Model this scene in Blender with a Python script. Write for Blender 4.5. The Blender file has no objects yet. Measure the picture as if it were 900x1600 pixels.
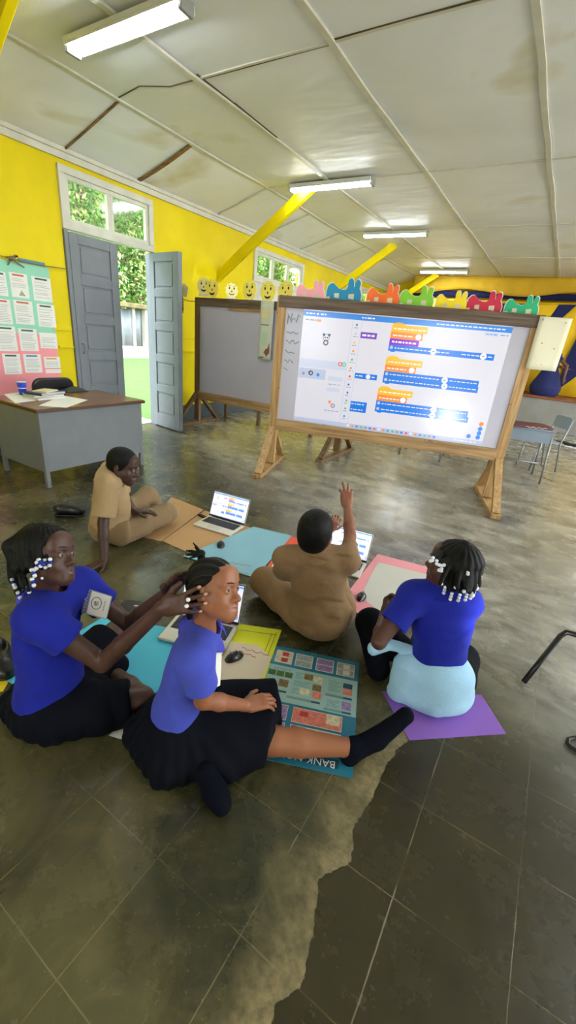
import bpy, math, random
import numpy as np
from mathutils import Vector, Matrix
random.seed(7)
scene = bpy.context.scene
COL = scene.collection
# ------------------------------------------------------------------ camera geometry (metres, z up; y runs down the room)
FPX = 656.0; H = 1.5
def nz(v):
    v = np.array(v, float); return v / np.linalg.norm(v)
_Y = nz([435, -230, FPX]); _X = nz([1195, 389, -FPX]); _X = nz(_X - _Y * np.dot(_X, _Y)); _Z = np.cross(_X, _Y)
RW = np.stack([_X, _Y, _Z]); CAM = np.array([0, 0, H])
def ray(p): return RW @ np.array([(p[0] - 450) / FPX, (p[1] - 800) / FPX, 1.0])
def onz(p, z=0.0): r = ray(p); return CAM + r * (z - H) / r[2]
def onx(p, x): r = ray(p); return CAM + r * (x / r[0])
def ony(p, y): r = ray(p); return CAM + r * (y / r[1])
def D(px, py, d): return CAM + ray((px, py)) * d
def dep(P): return float((RW.T @ (np.array(P) - CAM))[2])
def onpl(p, P0, n): r = ray(p); return CAM + r * np.dot(np.array(P0) - CAM, n) / np.dot(r, n)
def reach(px, py, par, L, far):
    r = ray((px, py)); o = CAM - par; a = r @ r; b = 2 * o @ r; c_ = o @ o - L * L; disc = b * b - 4 * a * c_
    t = -b / (2 * a) if disc < 0 else (-b + (1 if far else -1) * math.sqrt(disc)) / (2 * a)
    return CAM + r * t
# ------------------------------------------------------------------ materials
def lin(c):
    out = []
    for v in c[:3]:
        v = v / 255.0
        out.append(v / 12.92 if v <= 0.04045 else ((v + 0.055) / 1.055) ** 2.4)
    return (*out, 1.0)
MATS = {}
def mat(name, col, rough=0.6, metal=0.0, noise=None, bump=None, emit=0.0, spec=0.5, sheen=0.0, coat=0.0, trans=0.0):
    """noise=(scale, strength): value variation; bump=(scale, distance)"""
    if name in MATS: return MATS[name]
    m = bpy.data.materials.new(name); m.use_nodes = True
    nt = m.node_tree; b = nt.nodes['Principled BSDF']
    L = lin(col)
    b.inputs['Base Color'].default_value = L
    b.inputs['Roughness'].default_value = rough; b.inputs['Metallic'].default_value = metal
    b.inputs['Specular IOR Level'].default_value = spec
    if sheen: b.inputs['Sheen Weight'].default_value = sheen
    if coat: b.inputs['Coat Weight'].default_value = coat; b.inputs['Coat Roughness'].default_value = 0.12
    if trans: b.inputs['Transmission Weight'].default_value = trans
    if emit:
        b.inputs['Emission Color'].default_value = L; b.inputs['Emission Strength'].default_value = emit
    tc = nt.nodes.new('ShaderNodeTexCoord')
    if noise:
        n = nt.nodes.new('ShaderNodeTexNoise'); n.inputs['Scale'].default_value = noise[0]; n.inputs['Detail'].default_value = 5
        nt.links.new(tc.outputs['Object'], n.inputs['Vector'])
        r = nt.nodes.new('ShaderNodeValToRGB')
        r.color_ramp.elements[0].position = 0.3; r.color_ramp.elements[1].position = 0.7
        lo = tuple(x * (1 - noise[1]) for x in L[:3]) + (1,); hi = tuple(min(1, x * (1 + noise[1])) for x in L[:3]) + (1,)
        r.color_ramp.elements[0].color = lo; r.color_ramp.elements[1].color = hi
        nt.links.new(n.outputs['Fac'], r.inputs['Fac']); nt.links.new(r.outputs['Color'], b.inputs['Base Color'])
    if bump:
        n2 = nt.nodes.new('ShaderNodeTexNoise'); n2.inputs['Scale'].default_value = bump[0]; n2.inputs['Detail'].default_value = 4
        nt.links.new(tc.outputs['Object'], n2.inputs['Vector'])
        bp = nt.nodes.new('ShaderNodeBump'); bp.inputs['Distance'].default_value = bump[1]; bp.inputs['Strength'].default_value = 0.8
        nt.links.new(n2.outputs['Fac'], bp.inputs['Height']); nt.links.new(bp.outputs['Normal'], b.inputs['Normal'])
    MATS[name] = m
    return m
def wood(name, c1, c2, axis='X', rough=0.55):
    if name in MATS: return MATS[name]
    m = bpy.data.materials.new(name); m.use_nodes = True; nt = m.node_tree; b = nt.nodes['Principled BSDF']
    tc = nt.nodes.new('ShaderNodeTexCoord'); mp = nt.nodes.new('ShaderNodeMapping')
    sc = {'X': (1.2, 22, 22), 'Y': (22, 1.2, 22), 'Z': (22, 22, 1.2)}[axis]
    mp.inputs['Scale'].default_value = sc
    nt.links.new(tc.outputs['Object'], mp.inputs['Vector'])
    n = nt.nodes.new('ShaderNodeTexNoise'); n.inputs['Scale'].default_value = 1.6; n.inputs['Detail'].default_value = 7; n.inputs['Distortion'].default_value = 0.6
    nt.links.new(mp.outputs['Vector'], n.inputs['Vector'])
    n3 = nt.nodes.new('ShaderNodeTexNoise'); n3.inputs['Scale'].default_value = 9; n3.inputs['Detail'].default_value = 2
    nt.links.new(tc.outputs['Object'], n3.inputs['Vector'])
    r = nt.nodes.new('ShaderNodeValToRGB'); r.color_ramp.elements[0].position = 0.34; r.color_ramp.elements[1].position = 0.66
    r.color_ramp.elements[0].color = lin(c2); r.color_ramp.elements[1].color = lin(c1)
    nt.links.new(n.outputs['Fac'], r.inputs['Fac'])
    kn = nt.nodes.new('ShaderNodeValToRGB'); kn.color_ramp.elements[0].position = 0.68; kn.color_ramp.elements[1].position = 0.76
    kn.color_ramp.elements[0].color = (1, 1, 1, 1); kn.color_ramp.elements[1].color = (0.35, 0.25, 0.18, 1)
    nt.links.new(n3.outputs['Fac'], kn.inputs['Fac'])
    mx = nt.nodes.new('ShaderNodeMixRGB'); mx.blend_type = 'MULTIPLY'; mx.inputs['Fac'].default_value = 0.8
    nt.links.new(r.outputs['Color'], mx.inputs['Color1']); nt.links.new(kn.outputs['Color'], mx.inputs['Color2'])
    nt.links.new(mx.outputs['Color'], b.inputs['Base Color']); b.inputs['Roughness'].default_value = rough
    MATS[name] = m
    return m
# ------------------------------------------------------------------ object helpers
def put(o, parent=None):
    COL.objects.link(o)
    if parent is not None: o.parent = parent
    return o
def tag(o, label=None, cat=None, group=None, kind=None):
    if label: o['label'] = label
    if cat: o['category'] = cat
    if group: o['group'] = group
    if kind: o['kind'] = kind
    return o
def thing(name, loc, label, cat, rz=0.0, group=None):
    o = bpy.data.objects.new(name, None); COL.objects.link(o); o.empty_display_size = 0.1
    o.location = loc; o.rotation_euler = (0, 0, rz)
    return tag(o, label, cat, group)
def copy_tree(o, parent=None):
    c = o.copy(); COL.objects.link(c)
    if parent is not None: c.parent = parent
    for ch in list(o.children): copy_tree(ch, c)
    return c
class MB:
    def __init__(s): s.v = []; s.f = []; s.m = []; s.sm = []
    def add(s, vs, fs, mi=0, smooth=False, M=None):
        o = len(s.v)
        for p in vs:
            p = Vector(p)
            if M is not None: p = M @ p
            s.v.append(tuple(p))
        for f in fs: s.f.append([i + o for i in f]); s.m.append(mi); s.sm.append(smooth)
        return s
    def box(s, x0, x1, y0, y1, z0, z1, mi=0, M=None):
        vs = [(x, y, z) for z in (z0, z1) for y in (y0, y1) for x in (x0, x1)]
        return s.add(vs, [(0, 2, 3, 1), (4, 5, 7, 6), (0, 1, 5, 4), (2, 6, 7, 3), (0, 4, 6, 2), (1, 3, 7, 5)], mi, False, M)
    def hexa(s, b, t, mi=0):
        """b, t: four corners each (bottom and top ring, same order)"""
        n = len(b)
        fs = [tuple(range(n))[::-1], tuple(range(n, 2 * n))] + [(i, (i + 1) % n, (i + 1) % n + n, i + n) for i in range(n)]
        return s.add(list(b) + list(t), fs, mi)
    def beam(s, p, q, w, h, up=(0, 0, 1), mi=0):
        p, q = Vector(p), Vector(q); d = (q - p).normalized(); up = Vector(up)
        sd = d.cross(up)
        if sd.length < 1e-4: sd = d.cross(Vector((1, 0, 0)))
        sd.normalize(); u = sd.cross(d).normalized()
        c = [sd * (w / 2) * a + u * (h / 2) * b_ for a, b_ in ((-1, -1), (1, -1), (1, 1), (-1, 1))]
        return s.hexa([p + k for k in c], [q + k for k in c], mi)
    def prism(s, poly, O, ux, uy, n, t, mi=0):
        """poly in (a,b) laid out from O along ux, uy, thickness t along n"""
        O, ux, uy, n = Vector(O), Vector(ux), Vector(uy), Vector(n)
        b = [O + ux * a + uy * c for a, c in poly]
        return s.hexa(b, [p + n * t for p in b], mi)
    def tube(s, pts, r, n=8, mi=0, cap=True, closed=False):
        pts = [Vector(p) for p in pts]; rs = r if isinstance(r, (list, tuple)) else [r] * len(pts)
        rings = []; prev = None; N = len(pts)
        for i, p in enumerate(pts):
            if closed: d = pts[(i + 1) % N] - pts[i - 1]
            else: d = (pts[min(i + 1, N - 1)] - pts[max(i - 1, 0)])
            d.normalize()
            if prev is None:
                a = d.cross(Vector((0, 0, 1)))
                if a.length < 1e-3: a = d.cross(Vector((1, 0, 0)))
            else: a = prev - d * prev.dot(d)
            a.normalize(); prev = a; b = d.cross(a)
            rings.append([p + (a * math.cos(2 * math.pi * k / n) + b * math.sin(2 * math.pi * k / n)) * rs[i] for k in range(n)])
        vs = [q for rg in rings for q in rg]; fs = []
        for i in range(N if closed else N - 1):
            j = (i + 1) % N
            for k in range(n): fs.append((i * n + k, i * n + (k + 1) % n, j * n + (k + 1) % n, j * n + k))
        if cap and not closed: fs += [tuple(range(n))[::-1], tuple(range((N - 1) * n, N * n))]
        return s.add(vs, fs, mi, True)
    def lathe(s, prof, c, n=24, mi=0, M=None):
        c = Vector(c); vs = []; fs = []
        for r, z in prof:
            for k in range(n):
                a = 2 * math.pi * k / n; vs.append(c + Vector((r * math.cos(a), r * math.sin(a), z)))
        for i in range(len(prof) - 1):
            for k in range(n): fs.append((i * n + k, i * n + (k + 1) % n, (i + 1) * n + (k + 1) % n, (i + 1) * n + k))
        fs += [tuple(range(n))[::-1], tuple(range((len(prof) - 1) * n, len(prof) * n))]
        return s.add(vs, fs, mi, True, M)
    def ell(s, c, rad, M=None, nu=16, nv=10, mi=0):
        c = Vector(c); R3 = M if M is not None else Matrix.Identity(3); vs = []; fs = []
        for i in range(nv + 1):
            t = math.pi * i / nv
            for k in range(nu):
                a = 2 * math.pi * k / nu
                vs.append(c + R3 @ Vector((rad[0] * math.sin(t) * math.cos(a), rad[1] * math.sin(t) * math.sin(a), rad[2] * math.cos(t))))
        for i in range(nv):
            for k in range(nu): fs.append((i * nu + k, (i + 1) * nu + k, (i + 1) * nu + (k + 1) % nu, i * nu + (k + 1) % nu))
        return s.add(vs, fs, mi, True)
    def grid(s, P, mi=0, smooth=True):
        """P: rows x cols of points"""
        R_, C_ = len(P), len(P[0])
        fs = [(i * C_ + j, i * C_ + j + 1, (i + 1) * C_ + j + 1, (i + 1) * C_ + j) for i in range(R_ - 1) for j in range(C_ - 1)]
        return s.add([p for r in P for p in r], fs, mi, smooth)
    def text(s, body, size, O, ux, uy, n, t=0.0006, mi=0, align='LEFT', font_scale_x=1.0):
        cu = bpy.data.curves.new('t', 'FONT'); cu.body = body; cu.size = size; cu.align_x = align; cu.resolution_u = 2
        ob = bpy.data.objects.new('t', cu); me = ob.to_mesh()
        O, ux, uy, n = Vector(O), Vector(ux).normalized(), Vector(uy).normalized(), Vector(n).normalized()
        vs = [O + ux * v.co.x * font_scale_x + uy * v.co.y + n * t for v in me.vertices]
        fs = [tuple(p.vertices) for p in me.polygons]
        ob.to_mesh_clear(); bpy.data.objects.remove(ob); bpy.data.curves.remove(cu)
        return s.add(vs, fs, mi)
    def build(s, name, mats, parent=None, bevel=0.0, loc=None, seg=2, solid=0.0, sub=0, at=None):
        """at: world point made the object's origin (top-level objects)"""
        me = bpy.data.meshes.new(name)
        vs = s.v
        if at is not None: vs = [(x - at[0], y - at[1], z - at[2]) for x, y, z in vs]
        me.from_pydata(vs, [], s.f)
        for m in (mats if isinstance(mats, (list, tuple)) else [mats]): me.materials.append(m)
        me.polygons.foreach_set('material_index', s.m); me.polygons.foreach_set('use_smooth', s.sm); me.update()
        o = bpy.data.objects.new(name, me); put(o, parent)
        if at is not None: o.location = at
        if loc is not None: o.location = loc
        if solid: md = o.modifiers.new('s', 'SOLIDIFY'); md.thickness = solid; md.offset = 0
        if bevel: md = o.modifiers.new('b', 'BEVEL'); md.width = bevel; md.segments = seg; md.limit_method = 'ANGLE'
        if sub: md = o.modifiers.new('u', 'SUBSURF'); md.levels = sub; md.render_levels = sub
        return o
def struct(o, label=None): 
    o['kind'] = 'structure'
    if label: o['label'] = label
    return o
# ------------------------------------------------------------------ camera, world, exposure
cd = bpy.data.cameras.new('camera'); cam = bpy.data.objects.new('camera', cd); COL.objects.link(cam)
cd.sensor_fit = 'VERTICAL'; cd.sensor_height = 36; cd.sensor_width = 36 * 900 / 1600; cd.lens = 36 * FPX / 1600
cd.clip_start = 0.02; cd.clip_end = 300
r_, d_, f_ = RW[:, 0], RW[:, 1], RW[:, 2]
cam.matrix_world = Matrix(((r_[0], -d_[0], -f_[0], 0), (r_[1], -d_[1], -f_[1], 0), (r_[2], -d_[2], -f_[2], H), (0, 0, 0, 1)))
scene.camera = cam
scene.view_settings.view_transform = 'Standard'; scene.view_settings.look = 'None'
scene.view_settings.exposure = 2.17; scene.view_settings.gamma = 1.0; scene.view_settings.use_curve_mapping = False
w = bpy.data.worlds.new('sky'); scene.world = w; w.use_nodes = True
bg = w.node_tree.nodes['Background']; bg.inputs['Color'].default_value = (0.86, 0.93, 1.0, 1); bg.inputs['Strength'].default_value = 2.1
# ------------------------------------------------------------------ setting
WX = -5.404; YE = 14.2; ZC = 3.5; ZW = 3.2; XR = 5.3; YB = -3.0; XS = -4.41
M_yel = mat('yellow_wall_paint', (226, 204, 0), 0.5, noise=(2.5, 0.06), bump=(9, 0.004), spec=0.18)
M_white = mat('white_trim_paint', (205, 203, 190), 0.45, noise=(6, 0.08))
M_door = mat('grey_door_paint', (118, 123, 130), 0.5, noise=(5, 0.07))
M_skirt = mat('grey_skirting_paint', (70, 82, 84), 0.6, noise=(5, 0.15))
M_glass = mat('window_glass', (235, 245, 235), 0.12, trans=1.0)
# window glass passes daylight: thin pane mixes transparent and glossy
def glassmat():
    m = bpy.data.materials.new('thin_window_glass'); m.use_nodes = True; nt = m.node_tree; nt.nodes.clear()
    out = nt.nodes.new('ShaderNodeOutputMaterial'); mx = nt.nodes.new('ShaderNodeMixShader'); tr = nt.nodes.new('ShaderNodeBsdfTransparent'); gl = nt.nodes.new('ShaderNodeBsdfGlossy')
    tr.inputs['Color'].default_value = (0.9, 0.97, 0.86, 1); gl.inputs['Roughness'].default_value = 0.08; mx.inputs['Fac'].default_value = 0.1
    nt.links.new(tr.outputs[0], mx.inputs[1]); nt.links.new(gl.outputs[0], mx.inputs[2]); nt.links.new(mx.outputs[0], out.inputs[0])
    return m
M_pane = glassmat()

def floor_material():
    m = bpy.data.materials.new('polished_concrete_floor'); m.use_nodes = True; nt = m.node_tree; b = nt.nodes['Principled BSDF']
    N = nt.nodes.new; Lk = nt.links.new
    tc = N('ShaderNodeTexCoord'); sp = N('ShaderNodeSeparateXYZ'); Lk(tc.outputs['Object'], sp.inputs[0])
    def math_(op, a, bv=None, c=None):
        n = N('ShaderNodeMath'); n.operation = op
        for i, x in enumerate((a, bv, c)):
            if x is None: continue
            if isinstance(x, (int, float)): n.inputs[i].default_value = x
            else: Lk(x, n.inputs[i])
        return n.outputs[0]
    def noise(scale, detail=6, rough=0.6, dist=0.0, vec=None):
        n = N('ShaderNodeTexNoise'); n.inputs['Scale'].default_value = scale; n.inputs['Detail'].default_value = detail; n.inputs['Roughness'].default_value = rough; n.inputs['Distortion'].default_value = dist
        Lk(vec or tc.outputs['Object'], n.inputs['Vector']); return n.outputs['Fac']
    def ramp(f, stops):
        r = N('ShaderNodeValToRGB'); els = r.color_ramp.elements
        while len(els) < len(stops): els.new(0.5)
        for e, (p, c) in zip(els, stops): e.position = p; e.color = c if len(c) == 4 else (*c, 1)
        Lk(f, r.inputs['Fac']); return r.outputs['Color']
    def mix(f, a, c, mode='MIX'):
        n = N('ShaderNodeMixRGB'); n.blend_type = mode
        for i, x in ((0, f), (1, a), (2, c)):
            if isinstance(x, (int, float)): n.inputs[i].default_value = x
            elif isinstance(x, tuple): n.inputs[i].default_value = x
            else: Lk(x, n.inputs[i])
        return n.outputs[0]
    def smooth(x, e0, e1):
        n = N('ShaderNodeMapRange'); n.interpolation_type = 'SMOOTHSTEP'; n.inputs[1].default_value = e0; n.inputs[2].default_value = e1
        Lk(x, n.inputs[0]); return n.outputs[0]
    X, Y = sp.outputs[0], sp.outputs[1]
    # joints: scored lines every 0.32 m
    warp = math_('MULTIPLY', math_('SUBTRACT', noise(14, 3), 0.5), 0.004)
    dx = math_('PINGPONG', math_('ADD', math_('ADD', X, 32.0 * 0.3199), warp), 0.15995)
    dy = math_('PINGPONG', math_('ADD', math_('ADD', Y, 0.3195 * 31 - 0.201), warp), 0.15975)
    lx = math_('SUBTRACT', 1.0, smooth(dx, 0.0006, 0.0026)); ly = math_('SUBTRACT', 1.0, smooth(dy, 0.0006, 0.0026))
    brk = smooth(noise(2.3, 4), 0.44, 0.56)
    line = math_('MULTIPLY', math_('MAXIMUM', lx, math_('MULTIPLY', ly, 0.8)), math_('ADD', math_('MULTIPLY', brk, 0.75), 0.2))
    # mottled green-grey cement with worn tan patches
    base = ramp(noise(3.2, 10, 0.72, 0.9), [(0.34, lin((40, 42, 30))), (0.48, lin((56, 56, 37))), (0.60, lin((76, 71, 45))), (0.74, lin((112, 102, 72)))])
    mot = smooth(noise(8, 6, 0.62, 0.8), 0.38, 0.70)
    base = mix(math_('MULTIPLY', mot, 0.6), base, lin((38, 39, 27)))
    pale = smooth(noise(5.5, 7, 0.64, 0.9), 0.48, 0.76)
    base = mix(math_('MULTIPLY', pale, 0.42), base, lin((140, 130, 92)))
    speck = smooth(noise(60, 4, 0.7), 0.62, 0.72)
    base = mix(math_('MULTIPLY', speck, 0.55), base, lin((150, 140, 100)))
    patch = smooth(noise(1.1, 6, 0.65, 0.6), 0.45, 0.60)
    base = mix(math_('MULTIPLY', patch, 0.55), base, lin((108, 101, 68)))
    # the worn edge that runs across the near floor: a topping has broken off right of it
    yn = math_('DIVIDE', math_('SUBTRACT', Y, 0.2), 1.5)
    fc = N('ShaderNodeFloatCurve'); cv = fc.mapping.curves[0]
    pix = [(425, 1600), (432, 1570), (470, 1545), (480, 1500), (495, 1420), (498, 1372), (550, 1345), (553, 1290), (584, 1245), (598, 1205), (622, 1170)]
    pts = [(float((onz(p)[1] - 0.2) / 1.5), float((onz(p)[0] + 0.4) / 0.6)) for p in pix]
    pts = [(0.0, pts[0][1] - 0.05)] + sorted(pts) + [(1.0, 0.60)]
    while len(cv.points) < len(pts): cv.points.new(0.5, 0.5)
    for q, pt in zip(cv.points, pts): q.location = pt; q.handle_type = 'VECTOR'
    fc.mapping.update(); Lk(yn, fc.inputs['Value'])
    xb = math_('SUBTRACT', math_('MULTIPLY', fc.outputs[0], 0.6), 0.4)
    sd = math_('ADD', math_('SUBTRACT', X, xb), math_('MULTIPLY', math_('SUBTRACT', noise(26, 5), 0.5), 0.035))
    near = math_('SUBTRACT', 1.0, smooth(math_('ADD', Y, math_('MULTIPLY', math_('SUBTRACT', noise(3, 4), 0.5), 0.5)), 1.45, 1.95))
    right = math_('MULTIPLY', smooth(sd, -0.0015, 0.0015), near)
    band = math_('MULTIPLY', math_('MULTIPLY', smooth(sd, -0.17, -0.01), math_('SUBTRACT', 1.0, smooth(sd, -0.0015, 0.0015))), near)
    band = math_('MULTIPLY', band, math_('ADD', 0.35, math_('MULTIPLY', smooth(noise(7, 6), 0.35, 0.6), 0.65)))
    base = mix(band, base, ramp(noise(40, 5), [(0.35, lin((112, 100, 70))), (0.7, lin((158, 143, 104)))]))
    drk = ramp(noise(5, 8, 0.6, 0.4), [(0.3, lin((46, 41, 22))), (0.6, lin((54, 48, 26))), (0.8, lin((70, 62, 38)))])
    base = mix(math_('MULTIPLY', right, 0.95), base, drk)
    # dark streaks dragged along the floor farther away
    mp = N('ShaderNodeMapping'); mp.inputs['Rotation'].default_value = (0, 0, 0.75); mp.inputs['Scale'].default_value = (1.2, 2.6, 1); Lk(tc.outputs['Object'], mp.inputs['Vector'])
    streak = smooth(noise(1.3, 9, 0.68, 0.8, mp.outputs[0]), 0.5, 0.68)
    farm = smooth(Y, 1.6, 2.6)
    lit_gray = ramp(noise(2.1, 9, 0.66, 0.7, mp.outputs[0]), [(0.34, lin((98, 95, 86))), (0.5, lin((142, 138, 128))), (0.66, lin((176, 172, 160)))])
    base = mix(math_('MULTIPLY', smooth(math_('ADD', Y, math_('MULTIPLY', X, 0.55)), 1.6, 2.6), 0.9), base, lit_gray)  # light falloff painted in: floor paler with distance and to the right
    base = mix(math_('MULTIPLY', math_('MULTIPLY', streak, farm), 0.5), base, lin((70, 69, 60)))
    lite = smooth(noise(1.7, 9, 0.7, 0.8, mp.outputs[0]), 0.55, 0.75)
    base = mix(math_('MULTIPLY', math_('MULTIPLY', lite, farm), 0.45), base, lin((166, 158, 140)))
    base = mix(math_('MULTIPLY', line, 0.62), base, lin((146, 134, 98)))
    # a crack
    Lk(base, b.inputs['Base Color'])
    rg = N('ShaderNodeMapRange'); rg.inputs[3].default_value = 0.13; rg.inputs[4].default_value = 0.40; Lk(noise(4, 6, 0.7), rg.inputs[0])
    rr = math_('ADD', rg.outputs[0], math_('MULTIPLY', band, 0.25)); Lk(rr, b.inputs['Roughness'])
    bp = N('ShaderNodeBump'); bp.inputs['Distance'].default_value = 0.0025; bp.inputs['Strength'].default_value = 0.5
    hgt = math_('SUBTRACT', math_('ADD', math_('MULTIPLY', noise(9, 8, 0.6), 0.6), math_('MULTIPLY', right, 0.7)), math_('MULTIPLY', line, 0.6))
    Lk(hgt, bp.inputs['Height']); Lk(bp.outputs[0], b.inputs['Normal'])
    return m
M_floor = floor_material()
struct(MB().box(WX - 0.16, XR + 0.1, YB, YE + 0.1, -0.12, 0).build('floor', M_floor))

def ceiling_material():
    m = bpy.data.materials.new('stained_ceiling_board'); m.use_nodes = True; nt = m.node_tree; b = nt.nodes['Principled BSDF']
    tc = nt.nodes.new('ShaderNodeTexCoord')
    def nn(s, d, dist, sc=(1, 1, 1)):
        mp = nt.nodes.new('ShaderNodeMapping'); mp.inputs['Scale'].default_value = sc; nt.links.new(tc.outputs['Object'], mp.inputs[0])
        n = nt.nodes.new('ShaderNodeTexNoise'); n.inputs['Scale'].default_value = s; n.inputs['Detail'].default_value = d; n.inputs['Distortion'].default_value = dist
        nt.links.new(mp.outputs[0], n.inputs[0]); return n.outputs['Fac']
    r = nt.nodes.new('ShaderNodeValToRGB'); e = r.color_ramp.elements
    e[0].position = 0.30; e[0].color = lin((222, 225, 226)); e[1].position = 0.62; e[1].color = lin((234, 237, 240))
    e.new(0.74).color = lin((206, 200, 172)); e.new(0.86).color = lin((168, 158, 118))
    nt.links.new(nn(0.75, 5, 0.5), r.inputs[0]); nt.links.new(r.outputs[0], b.inputs['Base Color'])
    b.inputs['Roughness'].default_value = 0.42; b.inputs['Specular IOR Level'].default_value = 0.2
    bp = nt.nodes.new('ShaderNodeBump'); bp.inputs['Distance'].default_value = 0.06; bp.inputs['Strength'].default_value = 0.45
    nt.links.new(nn(1.6, 2, 0.3, (0.6, 1.5, 1)), bp.inputs['Height']); nt.links.new(bp.outputs[0], b.inputs['Normal'])
    return m
M_ceil = ceiling_material()
XS2 = -XS
c = MB()
for x0, z0, x1, z1 in ((WX - 0.16, ZW - 0.045, XS, ZC), (XS, ZC, XS2, ZC), (XS2, ZC, XR + 0.1, ZW)):
    c.hexa([(x0, YB, z0), (x1, YB, z1), (x1, YE, z1), (x0, YE, z0)], [(x0, YB, z0 + 0.05), (x1, YB, z1 + 0.05), (x1, YE, z1 + 0.05), (x0, YE, z0 + 0.05)])
struct(c.build('ceiling', M_ceil))
ti = 1
def trim(mb, m, bevel=0.0, label=None):
    global ti
    o = struct(mb.build('trim_%d' % ti, m, bevel=bevel), label); ti += 1; return o
for x in (XS, -3.37, -2.07, -0.75, 0.57, 1.87, 3.2, XS2):      # cover battens down the room
    b_ = MB(); ys = np.arange(YB, YE + 0.01, 0.43)
    P = [(x + 0.006 * math.sin(i * 1.9 + x * 7), y, ZC - 0.012 - 0.006 * math.sin(i * 0.8 + x * 3)) for i, y in enumerate(ys)]
    for i in range(len(P) - 1): b_.beam(P[i], P[i + 1], 0.05, 0.02)
    trim(b_, M_white)
M_dark = mat('open_joint_shadow_gap', (84, 74, 52), 0.8)
for y in (-1.55, 0.99, 3.55, 6.11, 8.67, 11.23):               # thin cover strips across the room
    b_ = MB(); xs = np.linspace(-3.37 if y == 3.55 else XS, XS2, 30)
    for i in range(29): b_.beam((xs[i], y + 0.004 * math.sin(xs[i] * 5), ZC - 0.005), (xs[i + 1], y + 0.004 * math.sin(xs[i + 1] * 5), ZC - 0.005), 0.022, 0.010)
    trim(b_, M_white)
def slope(x): return ZW + (x - WX) * (ZC - ZW) / (XS - WX)
M_bare = wood('bare_brown_batten', (150, 110, 62), (96, 66, 34), 'X')
for y, m_, wd in ((0.9, M_white, 0.03), (3.55, M_bare, 0.018), (4.556, M_bare, 0.05), (6.11, M_white, 0.024), (7.4, M_white, 0.024), (8.67, M_white, 0.024), (9.9, M_white, 0.024), (11.23, M_white, 0.024)):
    b_ = MB(); xs = np.linspace(WX + 0.03, XS, 7)
    zz = [slope(x) - 0.008 - 0.03 * math.sin(math.pi * i / 6) * (0.6 if wd > 0.045 else 0.15) for i, x in enumerate(xs)]
    for i in range(6): b_.beam((xs[i], y, zz[i]), (xs[i + 1], y, zz[i + 1]), wd, 0.014)
    trim(b_, m_)
# open crack beside the second batten, and one that runs in a dog-leg
crk = MB()
for a, b2 in (((-3.33, 4.0), (-3.345, 4.75)), ((-3.34, 3.5), (-3.34, 4.0))):
    crk.beam((a[0], a[1], ZC - 0.002), (b2[0], b2[1], ZC - 0.002), 0.018, 0.006)
for a, b2 in (((-3.37, 3.56), (-3.72, 3.56)), ((-3.72, 3.56), (-4.0, 3.45)), ((-4.0, 3.45), (-4.38, 3.52)), ((-3.33, 3.575), (-2.1, 3.575)), ((-2.05, 3.535), (-0.78, 3.535))):
    crk.beam((a[0], a[1], ZC - 0.002), (b2[0], b2[1], ZC - 0.002), 0.012, 0.006)
trim(crk, M_dark)
# cornice on the left wall
trim(MB().box(WX, WX + 0.035, YB, YE, ZW - 0.09, ZW + 0.005).box(WX, WX + 0.06, YB, YE, ZW - 0.025, ZW + 0.02), M_white, 0.008)
# left wall with its openings: (y0, y1, z0, z1)
OPEN = [(3.45, 4.80, 0.0, 3.06), (7.17, 8.98, 2.1, 2.99), (11.15, 12.9, 2.1, 2.99)]
def wall_with(openings, y0, y1, z1, x0, x1):
    mb = MB(); y = y0
    for a, b2, c0, c1 in openings:
        mb.box(x0, x1, y, a, 0, z1)
        if c0 > 0.001: mb.box(x0, x1, a, b2, 0, c0)
        mb.box(x0, x1, a, b2, c1, z1); y = b2
    mb.box(x0, x1, y, y1, 0, z1); return mb
struct(wall_with(OPEN, YB, YE, ZW, WX - 0.15, WX).build('wall_left', M_yel))
ROP = [(0.8, 3.0, 0.0, 2.95), (3.2, 6.2, 0.8, 2.95), (6.4, 9.4, 0.8, 2.95), (9.6, 11.8, 0.0, 2.95)]  # unseen openings, enlarged so that more daylight reaches the ceiling
struct(wall_with(ROP, YB, YE, ZW, XR, XR + 0.15).build('wall_right', M_yel))
bk = wall_x = MB(); bk.box(WX, XR, YB - 0.15, YB, 0, 1.0); bk.box(WX, XR, YB - 0.15, YB, 2.7, ZC)
for xa, xb in ((WX, -2.6), (-1.2, 1.2), (2.6, XR)): bk.box(xa, xb, YB - 0.15, YB, 1.0, 2.7)
struct(bk.build('wall_back', M_yel))
struct(MB().box(WX, XR, YE, YE + 0.12, 0, ZC + 0.05).build('wall_end', M_yel))
# skirting and the two thin rails on the left wall
bb_ = MB(); 
for a, b2 in ((YB, 3.44), (4.81, YE)): bb_.box(WX, WX + 0.018, a, b2, 0, 0.26)
struct(bb_.build('baseboard_left', M_skirt, bevel=0.004))
for z, t in ((1.345, 0.022), (1.14, 0.03)):
    r2 = MB()
    for a, b2 in (((3.20 if z > 1.2 else 3.25), 3.44), (4.81, YE)): r2.box(WX, WX + t, a, b2, z - 0.012, z + 0.012)
    trim(r2, M_yel, 0.004)
# braces from the wall to the ceiling
for k, y in enumerate((2.2, 6.2, 9.8, 13.4)):
    trim(MB().beam((WX - 0.02, y, 2.33), (-3.70, y, 3.50), 0.07, 0.15, up=(0, 1, 0) if False else (0, 0, 1)), M_yel, 0.006)
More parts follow.
